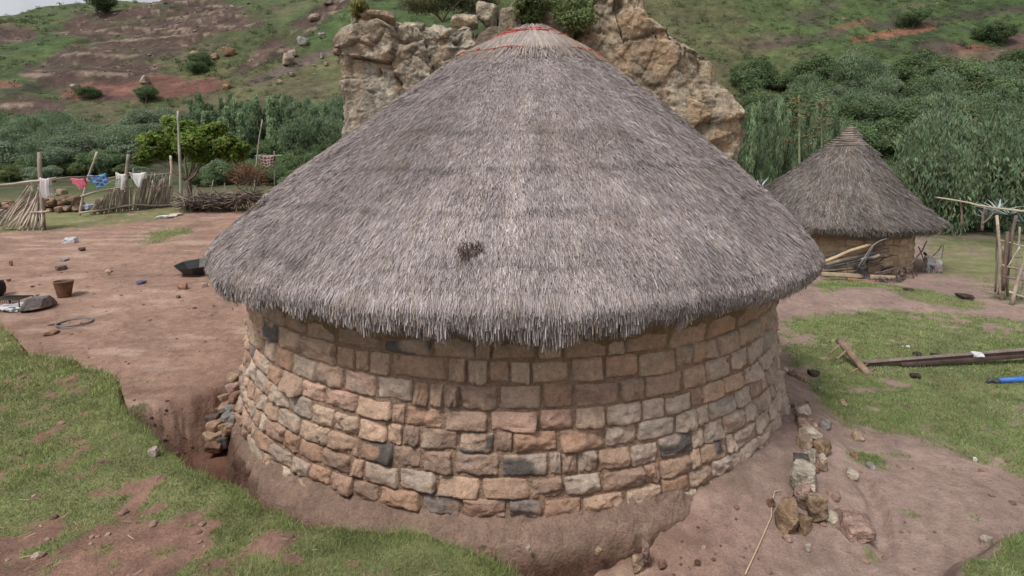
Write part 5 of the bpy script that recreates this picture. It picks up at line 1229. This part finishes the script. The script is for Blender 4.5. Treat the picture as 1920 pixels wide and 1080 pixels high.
q = G(1860, 719, 3, 30); bb_ = thing('drawbar', 'bright blue iron bar with dark hooked tip lying on the right lawn', 'iron bar', q)
mb = MB(); e0 = P(1873, 713, q[1]); e1 = P(2000, 709, q[1] + .1); mb.tube([e0, (e0 + e1) / 2, e1], [.036, .045, .045], 12, (.035, .13, .42)); part(mb, 'bar', M['paint'], bb_)
mb = MB(); mb.tube([P(1850, 717, q[1]), P(1858, 712, q[1]), P(1866, 716, q[1]), e0], [.016, .026, .026, .034], 8, (.075, .075, .09)); mb.tube([P(1852, 719, q[1]), P(1860, 721, q[1]), P(1869, 718, q[1])], [.012, .016, .02], 8, (.06, .06, .07)); part(mb, 'hook', M['iron'], bb_)
k = Ya / 1000
stone('stone', 'small white stone on the upper right edge of the orange-brown rock face', (P(1296, 98, 16.6)[0], 16.6, rock_top(P(1296, 98, 16.6)[0], 16.6) - .04), (.14, .12, .28), (.62, .62, .62), 777, n=3)
crumple('litter', 'crumpled white paper lying on the iron rail', P(1832, 668, Ya + .1), (17 * k, 14 * k, 9 * k), (.78, .77, .76), 41)
q = G(1702, 651, 3, 30); crumple('litter', 'small white scrap of paper on the right lawn above the iron rail', q, (7 * k, 7 * k, 4 * k), (.8, .8, .78), 42)
q = G(1693, 650, 3, 30); crumple('litter', 'tiniest white scrap left of the small white scrap on the lawn', q, (3.5 * k, 3.5 * k, 2 * k), (.75, .75, .72), 43)
for n_, (px, py, w, h, lab) in enumerate(((1526, 699, 20, 9, 'dark dung pat on the grass left of the peg log'), (1716, 704, 18, 9, 'dark dung pat on the grass below the iron rail'), (1720, 663, 14, 6, 'dark dung pat above the left part of the iron rail'), (1756, 666, 16, 6, 'dark dung pat above the middle of the iron rail'), (1462, 724, 9, 8, 'dark clod against the right hut wall'), (1704, 543, 16, 5, 'dark clod in front of the small hut'), (1810, 556, 26, 8, 'dark lump of soil by the right fence'))):
    q = G(px, py + h / 2, 3, 30); kk = q[1] / 1000; stone('dung' if 'dung' in lab else 'clod', lab, q, (w * kk, w * kk, h * kk), (.075, .058, .045), 900 + n_, n_, None, 'dung' if 'dung' in lab else 'clod', n=3, mt='mud')
mb = MB(); Q_ = [G(a, b, 2.5, 30) for a, b in ((1452, 925), (1447, 948), (1446, 972), (1436, 995), (1424, 1022), (1412, 1048), (1397, 1080))]; Q_ = [P(1484, 914, Q_[0][1] + .12)] + [v + [0, 0, .012] for v in Q_]
mb.tube(Q_, .0055, 6, (.50, .38, .27)); o = mb.build('cord', M['rope'], None, True, Q_[3]); tag(o, 'thin tan cord hanging over the pitted orange rock onto the dirt', 'cord')
mb = MB()
for k_ in range(7):
    q = G(1545 + g.uniform(-8, 14), 645 + g.uniform(-6, 8), 3, 30); d = np.array([g.uniform(-1, 1), g.uniform(-.6, .6), .5]); mb.tube([q, q + d * .06, q + d * .13 + [0, 0, -.03]], .004, 5, (.50, .45, .30))
o = mb.build('dry_stalks', M['wood'], None, True, G(1548, 648, 3, 30)); tag(o, 'few pale dry stalks on the grass left of the peg log', 'stalks')

# ------------------------------------------------------------------ farm clutter in front of the small hut
YH = lambda px: 15.0 + max(0, (px - 1660)) * .012
def single(name, label, cat, pts, Y, r0, r1, col, m='wood'):
    mb = pole(MB(), pts, Y, r0, r1, col, 9); o = mb.build(name, M[m], None, True, P(*pts[-1], Y if np.isscalar(Y) else Y[-1])); return tag(o, label, cat)
single('pole', 'pale peeled pole slanting across the farm tools in front of the small hut', 'pole', [(1632, 459), (1590, 473), (1540, 492)], 14.9, .055, .06, (.45, .33, .215))
single('log', 'dark grey log lying below the pale slanting pole', 'log', [(1664, 469), (1620, 482), (1548, 497)], 15.1, .085, .075, (.20, .155, .125), 'bark')
single('pole', 'short crooked brown branch behind the plough handles', 'branch', [(1660, 459), (1640, 466), (1612, 478)], 15.25, .05, .04, (.22, .15, .11), 'bark')
single('pole', 'dark iron pole lying behind the pale slanting pole', 'pole', [(1590, 472), (1560, 478), (1538, 484)], 15.3, .035, .035, (.10, .10, .11), 'iron')
single('log', 'thin dark branch lowest of the poles leaning before the small hut', 'branch', [(1655, 492), (1610, 503), (1542, 508)], 14.95, .05, .045, (.14, .11, .09), 'bark')
single('log', 'short grey log end resting on the dark log beside the plough', 'log', [(1648, 478), (1625, 486), (1598, 492)], 14.85, .06, .055, (.30, .25, .2), 'bark')
single('stake', 'short upright dark stake behind the plough mouldboard', 'stake', [(1626, 482), (1627, 502), (1625, 523)], 14.95, .035, .04, (.09, .075, .065), 'bark')
pw = thing('plough', 'old blue-grey ox plough with two upturned handles leaning on the small hut', 'plough', P(1610, 523, 14.7))
px_part(pw, 'beam', [(1640, 486), (1600, 490), (1545, 503)], 14.75, .045, .04, (.05, .065, .08), 'iron')
px_part(pw, 'handle', [(1616, 500), (1632, 470), (1642, 454), (1652, 446), (1664, 441)], (14.7, 14.8, 14.9, 14.9, 14.9), .028, .022, (.13, .13, .14), 'iron')
px_part(pw, 'handle', [(1608, 502), (1627, 473), (1638, 458), (1650, 451), (1663, 447)], (14.5, 14.6, 14.7, 14.7, 14.7), .028, .022, (.20, .19, .19), 'iron')
mb = MB(); th = np.linspace(-.2, 1.5, 9); cc = P(1598, 521, 14.6); V = []
for f in np.linspace(0, 1, 6):
    for a in th: V.append(cc + np.array([.22 * cos(a) + .12 * f, -.35 * f + .1, .42 * sin(a) * (1 - .25 * f)]))
V = np.array(V); V = np.concatenate([V, V + np.array([-.02, 0, -.015])]); i = np.arange(5)[:, None] * 9; j = np.arange(8)[None]; Q = np.stack([i + j, i + j + 1, i + 10 + j, i + 9 + j], -1).reshape(-1, 4); mb.add(V, np.concatenate([Q, Q[:, ::-1] + 54]), None, (.15, .16, .19)); part(mb, 'mouldboard', M['iron'], pw)
px_part(pw, 'brace', [(1590, 493), (1588, 522)], 14.65, .02, .02, (.10, .10, .11), 'iron')
pk = MB(); bar(pk, P(1540, 513, 14.5), P(1682, 521, 14.6), .06, .09, (.46, .36, .25)); o = pk.build('plank', M['wood'], None, True, P(1610, 518, 14.5)); tag(o, 'long pale timber beam on the ground in front of the ox plough', 'plank')
pk = MB(); bar(pk, P(1590, 524, 14.4), P(1650, 528, 14.4), .1, .06, (.33, .18, .10)); o = pk.build('plank', M['wood'], None, True, P(1620, 526, 14.4)); tag(o, 'reddish brown board under the pale timber beam', 'plank')
pk = MB(); bar(pk, P(1702, 527, 14.9), P(1724, 522, 15.1), .16, .05, (.36, .19, .10)); o = pk.build('plank', M['wood'], None, True, P(1712, 525, 14.9)); tag(o, 'short orange board right of the rusty wheel', 'plank')
wh = thing('scrap_wheel', 'rusty iron wheel with bent frame leaning on the small hut wall', 'wheel', P(1692, 527, 14.6)); c0 = P(1690, 514, 14.6); th = np.linspace(0, 2 * pi, 41); rw = .20
mb = MB(); mb.tube(np.stack([c0[0] + rw * np.cos(th), c0[1] + .10 * np.cos(th), c0[2] + rw * np.sin(th)], 1), .026, 8, (.115, .08, .07)); part(mb, 'rim', M['iron'], wh)
mb = MB(); mb.tube([c0 + [-.02, -.08, 0], c0 + [.02, .08, 0]], .06, 10, (.16, .10, .075)); part(mb, 'hub', M['iron'], wh)
for a in range(6):
    mb = MB(); d = np.array([cos(a * pi / 3), .5 * cos(a * pi / 3), sin(a * pi / 3)]); mb.tube([c0, c0 + d * rw], .012, 6, (.12, .085, .07)); part(mb, 'spoke', M['iron'], wh)
cf = thing('cultivator_frame', 'tangled dark iron cultivator frame above the rusty wheel', 'farm tool', P(1695, 500, 14.9))
px_part(cf, 'arm', [(1640, 512), (1665, 508), (1690, 501), (1706, 497)], 14.8, .03, .04, (.13, .09, .075), 'iron'); px_part(cf, 'arm', [(1706, 497), (1720, 482), (1731, 466), (1738, 452)], (14.9, 15.0, 15.2, 15.4), .035, .02, (.13, .095, .08), 'iron'); px_part(cf, 'arm', [(1700, 502), (1713, 508), (1712, 528)], 14.75, .035, .03, (.16, .11, .10), 'iron')
px_part(cf, 'arm', [(1668, 460), (1677, 459), (1687, 463)], 15.2, .016, .016, (.14, .10, .09), 'iron'); px_part(cf, 'arm', [(1664, 477), (1676, 479), (1684, 478)], 15.2, .016, .012, (.12, .1, .1), 'iron'); px_part(cf, 'tine', [(1722, 462), (1728, 475), (1733, 490)], 15.3, .02, .02, (.10, .085, .08), 'iron'); px_part(cf, 'tine', [(1708, 490), (1716, 496), (1719, 520)], 15.1, .02, .015, (.12, .09, .08), 'iron')
mb = MB(); gg = np.random.default_rng(44)
for k_ in range(34):
    q = P(gg.uniform(1640, 1690), gg.uniform(522, 532), 14.3 + gg.uniform(-.2, .2)); d = gg.normal(size=3) * np.array([1, .6, .3]); d /= np.linalg.norm(d); mb.tube([q - d * .09, q, q + d * .09 + [0, 0, .03]], .012, 5, (.09, .075, .07))
o = mb.build('chain', M['iron'], None, True, P(1660, 528, 14.3)); tag(o, 'small dark heap of chain and scrap iron before the timber beam', 'chain')
single('pole', 'dark timber leaning from the right corner of the small hut down to the ground', 'pole', [(1733, 474), (1755, 500), (1786, 537)], (16.4, 15.9, 15.3), .05, .05, (.055, .05, .045))
single('stake', 'thin pale green stake standing right of the small hut', 'stake', [(1769, 457), (1767, 480), (1764, 512)], 16.2, .016, .018, (.20, .32, .27), 'paint')
single('pole', 'thin dark bar sticking out right of the small hut', 'bar', [(1766, 460), (1758, 472), (1745, 484)], 16.3, .015, .015, (.06, .06, .06), 'iron')
crumple('sack', 'torn white plastic sack leaning on the right corner of the small hut', P(1745, 513, 16.0), (.40, .3, .62), (.60, .59, .59), 51, cat='sack')
crumple('plastic_bag', 'small white bag flap beside the torn white sack', P(1757, 497, 15.9), (.28, .15, .2), (.72, .72, .70), 52, cat='plastic bag')
crumple('sack', 'pinkish grey bundle low beside the torn white sack', P(1756, 512, 15.8), (.25, .2, .25), (.36, .27, .26), 53, cat='sack')
t = thing('branch_heap', 'tangle of dark thin branches and rods heaped behind the ox plough against the small hut', 'branches', P(1600, 520, 15.4)); mb = MB(); gh = random.Random(31)
for k_ in range(46):
    a = gh.uniform(1540, 1690); b = gh.uniform(478, 520) if a < 1660 else gh.uniform(492, 522); l_ = gh.uniform(14, 60); an_ = gh.gauss(.28, .35); Yk = 15.3 + gh.uniform(-.25, .25)
    pole(mb, [(a - l_ * .5 * cos(an_), b + l_ * .5 * sin(an_)), (a, b + gh.uniform(-3, 3)), (a + l_ * .5 * cos(an_), b - l_ * .5 * sin(an_))], Yk, .02 + .015 * gh.random(), .015, [(.10, .08, .07), (.17, .13, .105), (.07, .065, .065), (.26, .20, .15)][k_ % 4], 6)
part(mb, 'branches', M['wood'], t)
t = thing('stick_bundle', 'fan of thin sticks and dry stalks on the ground under the torn white sack', 'sticks', P(1755, 535, 15.2)); mb = MB()
for k_ in range(30):
    a = g.uniform(1728, 1785); pole(mb, [(1752 + g.uniform(-14, 14), 506 + g.uniform(-6, 8)), (a, 532 + g.uniform(-8, 6))], (15.8, 15.3), .012, .012, [(.28, .27, .24), (.16, .17, .17), (.36, .32, .22), (.13, .2, .19)][k_ % 4], 5)
part(mb, 'sticks', M['wood'], t)

# ------------------------------------------------------------------ right fence, rail fence, agaves
q = G(1882, 563, 4, 40); Yp = q[1]; rf = thing('stick_fence', 'broken stick fence of crossed posts and rails at the right edge of the photo', 'fence', q)
for pts, Y, r, c in (([(1869, 404), (1873, 460), (1876, 520), (1879, 567)], Yp, .045, (.36, .29, .23)), ([(1906, 404), (1896, 445), (1886, 500)], Yp + .15, .05, (.13, .10, .085)), ([(1889, 434), (1885, 480), (1881, 545)], Yp - .1, .05, (.15, .105, .085)), ([(1924, 470), (1910, 520), (1896, 575)], Yp - .4, .055, (.34, .28, .23)), ([(1880, 462), (1882, 500), (1872, 552)], Yp + .2, .03, (.30, .25, .2)), ([(1870, 440), (1869, 490), (1866, 548)], Yp + .1, .03, (.20, .16, .13)), ([(1899, 430), (1893, 480), (1889, 556)], Yp, .035, (.17, .13, .105)), ([(1912, 425), (1908, 480), (1905, 560)], Yp + .3, .03, (.33, .28, .23)), ([(1925, 455), (1918, 520), (1915, 560)], Yp + .1, .04, (.36, .31, .27))):
    px_part(rf, 'post', pts, Y, r * .9, r, c)
for pts, Y, r, c in (([(1873, 450), (1900, 457), (1935, 465)], Yp, .025, (.42, .36, .29)), ([(1880, 497), (1905, 503), (1940, 513)], Yp - .1, .035, (.36, .29, .23)), ([(1878, 517), (1905, 524), (1940, 528)], Yp - .1, .03, (.22, .18, .15)), ([(1893, 547), (1912, 555), (1945, 570)], Yp - .4, .035, (.45, .39, .32)), ([(1890, 500), (1901, 480), (1912, 462)], Yp - .05, .02, (.42, .36, .31)), ([(1880, 480), (1905, 483), (1940, 482)], Yp + .1, .02, (.16, .13, .11)), ([(1880, 575), (1910, 574), (1945, 578)], Yp - .4, .05, (.28, .24, .21))):
    px_part(rf, 'rail', pts, Y, r, r * .8, c)

def agave(px, py, w, h, label, seed, col, nl=16, droop=0.0, Y=None):
    b = G(px, py, 6, 60) if Y is None else P(px, py, Y); k = b[1] / 1000; t = thing('agave', label, 'agave', b, None); gg = random.Random(seed); mb = MB()
    for m in range(nl):
        a = m * 2.4 + gg.uniform(-.3, .3); L = h * k * gg.uniform(.8, 1.15); el = R(gg.uniform(25, 80)) if droop == 0 else R(gg.uniform(-20, 65)); T = np.linspace(0, 1, 8)
        d = np.array([cos(a) * cos(el) * w / h, sin(a) * cos(el) * w / h, sin(el)])
        pts = b + np.array([0, 0, .1 + droop * h * k * .6]) + d * (T * L)[:, None] + np.array([cos(a), sin(a), 0]) * (T ** 2 * L * .15)[:, None] - np.array([0, 0, 1]) * (T ** 2 * L * (.18 + droop))[:, None]
        rad = L * .075 * np.interp(T, [0, .3, .7, 1], [.8, 1, .62, .04]); cc = np.array(col) * gg.uniform(.8, 1.2)
        mb.tube(pts, rad, 6, cc, 0, .3)
    part(mb, 'leaves', M['paint'] if droop == 0 else M['straw'], t); 
    if droop: s_ = MB(); s_.tube([b, b + [0, 0, droop * h * k * .35], b + [0, 0, droop * h * k * .7]], [.14, .12, .08], 8, (.20, .15, .11)); part(s_, 'stem', M['bark'], t)
    return t
AG = (.20, .27, .24)
agave(1757, 392, 30, 40, 'green agave right at the edge of the small hut roof', 61, (.22, .30, .22), 14, 0, 25)
agave(1801, 420, 46, 40, 'dead agave with drooping brown leaves under the rail fence', 62, (.25, .21, .165), 34, .8)
agave(1872, 402, 44, 30, 'pale blue-white agave rosette above the rail fence', 63, (.36, .42, .40), 16, 0, 24)
agave(1893, 408, 40, 22, 'low pale agave at the right end of the rail fence', 64, (.30, .37, .35), 16, 0, 23.4)
agave(1850, 415, 34, 26, 'bluish agave below the pale agave rosette, under the rail', 65, AG, 14, 0, 24.5)
agave(1918, 425, 36, 28, 'dark bluish agave cut off by the right edge of the photo', 66, (.12, .17, .17), 14, 0, 23)
agave(1826, 418, 26, 26, 'dark grey-green agave between the dead agave and the bluish one', 67, (.12, .16, .14), 12, .25, 25.5)
agave(1424, 362, 30, 30, 'pale agave showing above the left edge of the small hut roof', 68, (.36, .42, .38), 12, 0, 19.4)
agave(1404, 352, 16, 22, 'slim pale agave between the rock face and the small hut roof', 69, (.30, .36, .33), 9, 0, 19.8)
b = G(1836, 428, 8, 60); pf = thing('rail_fence', 'long thin pole rail on crooked supports running from the small hut to the photo edge', 'fence', P(1836, 425, 22.6))
px_part(pf, 'rail', [(1752, 370), (1800, 378), (1850, 387), (1935, 398)], (24.5, 23.5, 22.5, 21.5), .05, .06, (.42, .34, .26)); px_part(pf, 'post', [(1846, 388), (1843, 405), (1841, 432)], 22.5, .06, .07, (.20, .15, .12)); px_part(pf, 'post', [(1800, 372), (1802, 395), (1803, 425)], 23.6, .05, .06, (.22, .17, .13)); px_part(pf, 'brace', [(1868, 394), (1855, 408), (1842, 420)], 22.4, .04, .04, (.20, .16, .13))

def stalk(px, top, bot, Y, label, seed, col):
    b = P(px, bot, Y); tpp = P(px - 1, top, Y); t = thing('flower_stalk', label, 'flower stalk', b); gg = random.Random(seed); mb = MB(); T = np.linspace(0, 1, 10)[:, None]; mb.tube(b + (tpp - b) * T, .05 - .035 * T[:, 0], 7, col); part(mb, 'stem', M['wood'], t); H = tpp[2] - b[2]
    for m in range(14):
        f = .30 + .68 * m / 13; q = b + (tpp - b) * f; a = m * 2.4; L = H * .15 * (1.15 - f * .8); e = q + np.array([cos(a) * L, sin(a) * L, L * .25]); mb = MB(); mb.tube([q, (q + e) / 2 - [0, 0, .03], e], [.012, .008, .006], 5, (.15, .17, .09)); br = part(mb, 'branch', M['wood'], t)
        if gg.random() < .75:
            n = 40; d = np.random.default_rng(seed + m).normal(size=(n, 3)); d[:, 2] = np.abs(d[:, 2]); mb = MB(); mb.blades(np.tile(e, (n, 1)), e + d * np.array([.13, .13, .06]), .03, np.array([.24, .19, .10]) * (.7 + .6 * np.random.default_rng(m).random((n, 1))), .6); part(mb, 'flower_head', M['straw'], br, False)
    return t
stalk(1499, 178, 318, 22, 'tall pale agave flower stalk with brown flower heads left of the small hut peak', 71, (.25, .27, .15))
stalk(1541, 190, 300, 24, 'fainter agave flower stalk between the tall one and the small hut peak', 72, (.16, .19, .11))

# ------------------------------------------------------------------ turf, weeds and gravel
g = np.random.default_rng(99)
def scatter(n, r0, r1, a0=-50, a1=50, pw_=1.0):
    r = np.exp(np.log(r0) + (np.log(r1) - np.log(r0)) * g.random(n) ** pw_); a = np.radians(g.uniform(a0, a1, n)); return r * np.sin(a), r * np.cos(a), r
x, y, r = scatter(820000, 1.9, 20, -52, 52); m, _ = grass_mask(x, y); rc = np.hypot(x - HX, y - HY); k = (m * 1.15 - .1 > g.random(len(x))) & (rc > 3.75) & (np.abs(x) < y * 1.25); x, y, r = x[k], y[k], r[k]; z = zfun(x, y); n = len(x)
w = .0028 * np.clip(r / 2.5, 1, 5); h = (.008 + .020 * g.random(n) ** 1.5) * np.clip(r / 4, 1, 1.8)
tuft = ss(.2, .8, fbm(np.stack([x, y], 1), 6, 3, 91)); _, bl_ = grass_mask(x, y); lip = ss(-.06, -.01, bl_) * ss(.14, .03, bl_) * (y < 8); h = h * (1 + .9 * tuft + 1.3 * lip * g.random(n))
d = g.normal(size=(n, 3)) * np.array([.55, .55, .2]) + np.array([0, 0, .9]); d /= np.linalg.norm(d, axis=1)[:, None]
b = np.stack([x, y, z - .003], 1); hue = fbm(b, 1.3, 4, 55)[:, None]; hue2 = fbm(b, 5, 3, 56)[:, None]
c = np.array([.235, .285, .105]) * (1 + .25 * hue2) + (np.array([.40, .38, .21]) - np.array([.235, .285, .105])) * ss(-.1, .8, hue + .5 * hue2) * .75
c = c * np.where((x > 1.5)[:, None], np.array([.86, 1.0, .95]), 1); c = c * (.7 + .6 * g.random((n, 1))); dry = g.random(n) < .07; c[dry] = np.array([.27, .22, .12]) * (.7 + .5 * g.random((dry.sum(), 1)))
mb = MB(); mb.blades(b, b + d * h[:, None], w, c, .2); o = mb.build('grass', M['grass'], None, False); tag(o, 'short patchy green grass on the banks and lawn', 'grass', None, 'stuff')
x, y, r = scatter(9000, 1.9, 16); m, bb = grass_mask(x, y); rc = np.hypot(x - HX, y - HY); k = (m < .6) & (rc > 3.9) & (g.random(len(x)) < .55); x, y, r = x[k], y[k], r[k]; z = zfun(x, y); mb = MB(); pr_ = [rough_stone((1, .85, .6), 950 + q, 1, 7) for q in range(5)]
for i_ in range(len(x)):
    q, F = pr_[i_ % 5]; s1 = (.006 + .03 * g.random() ** 5) * (1 + .08 * r[i_]); a = g.random() * 6.3; Rm = np.array([[cos(a), sin(a), 0], [-sin(a), cos(a), 0], [0, 0, 1]])
    mb.add(q @ Rm * s1 + [x[i_], y[i_], z[i_] + s1 * .12], None, F, np.array([(.28, .18, .135), (.38, .28, .22), (.17, .11, .085), (.30, .20, .15)][g.integers(0, 4)]) * g.uniform(.8, 1.15))
n = 2600; x = g.uniform(-5.2, 1.9, n); y = g.uniform(1.6, 7, n); tt = sdpoly(x, y, TRENCH); _, b_ = grass_mask(x, y); rc = np.hypot(x - HX, y - HY); k = (np.abs(tt) < .28) & (b_ < -.03) & (rc > 3.75); x, y = x[k], y[k]; z = zfun(x, y)
for i_ in range(len(x)):
    q, F = pr_[i_ % 5]; s1 = .012 + .045 * g.random() ** 3; a = g.random() * 6.3; Rm = np.array([[cos(a), sin(a), 0], [-sin(a), cos(a), 0], [0, 0, 1]])
    mb.add(q @ Rm * s1 + [x[i_], y[i_], z[i_] + s1 * .1], None, F, np.array([(.17, .088, .062), (.22, .125, .09), (.13, .068, .05)][g.integers(0, 3)]) * g.uniform(.8, 1.2))
o = mb.build('gravel', M['stone'], None, False); tag(o, 'small clods and pebbles scattered over the bare dirt', 'gravel', None, 'stuff')
x, y, r = scatter(800, 1.9, 9); m, bb = grass_mask(x, y); rc = np.hypot(x - HX, y - HY); k = rc > 3.9; x, y = x[k], y[k]; z = zfun(x, y); n = len(x); a = g.uniform(0, 2 * pi, n); d = np.stack([np.cos(a), np.sin(a), g.normal(size=n) * .12], 1); b = np.stack([x, y, z + .012], 1)
mb = MB(); mb.blades(b, b + d * g.uniform(.02, .07, (n, 1)), .004, np.array([.36, .28, .18]) * (.6 + .6 * g.random((n, 1))), .7); o = mb.build('straw_litter', M['straw'], None, False); tag(o, 'dry straw bits littered over the ground near the hut', 'straw', None, 'stuff')
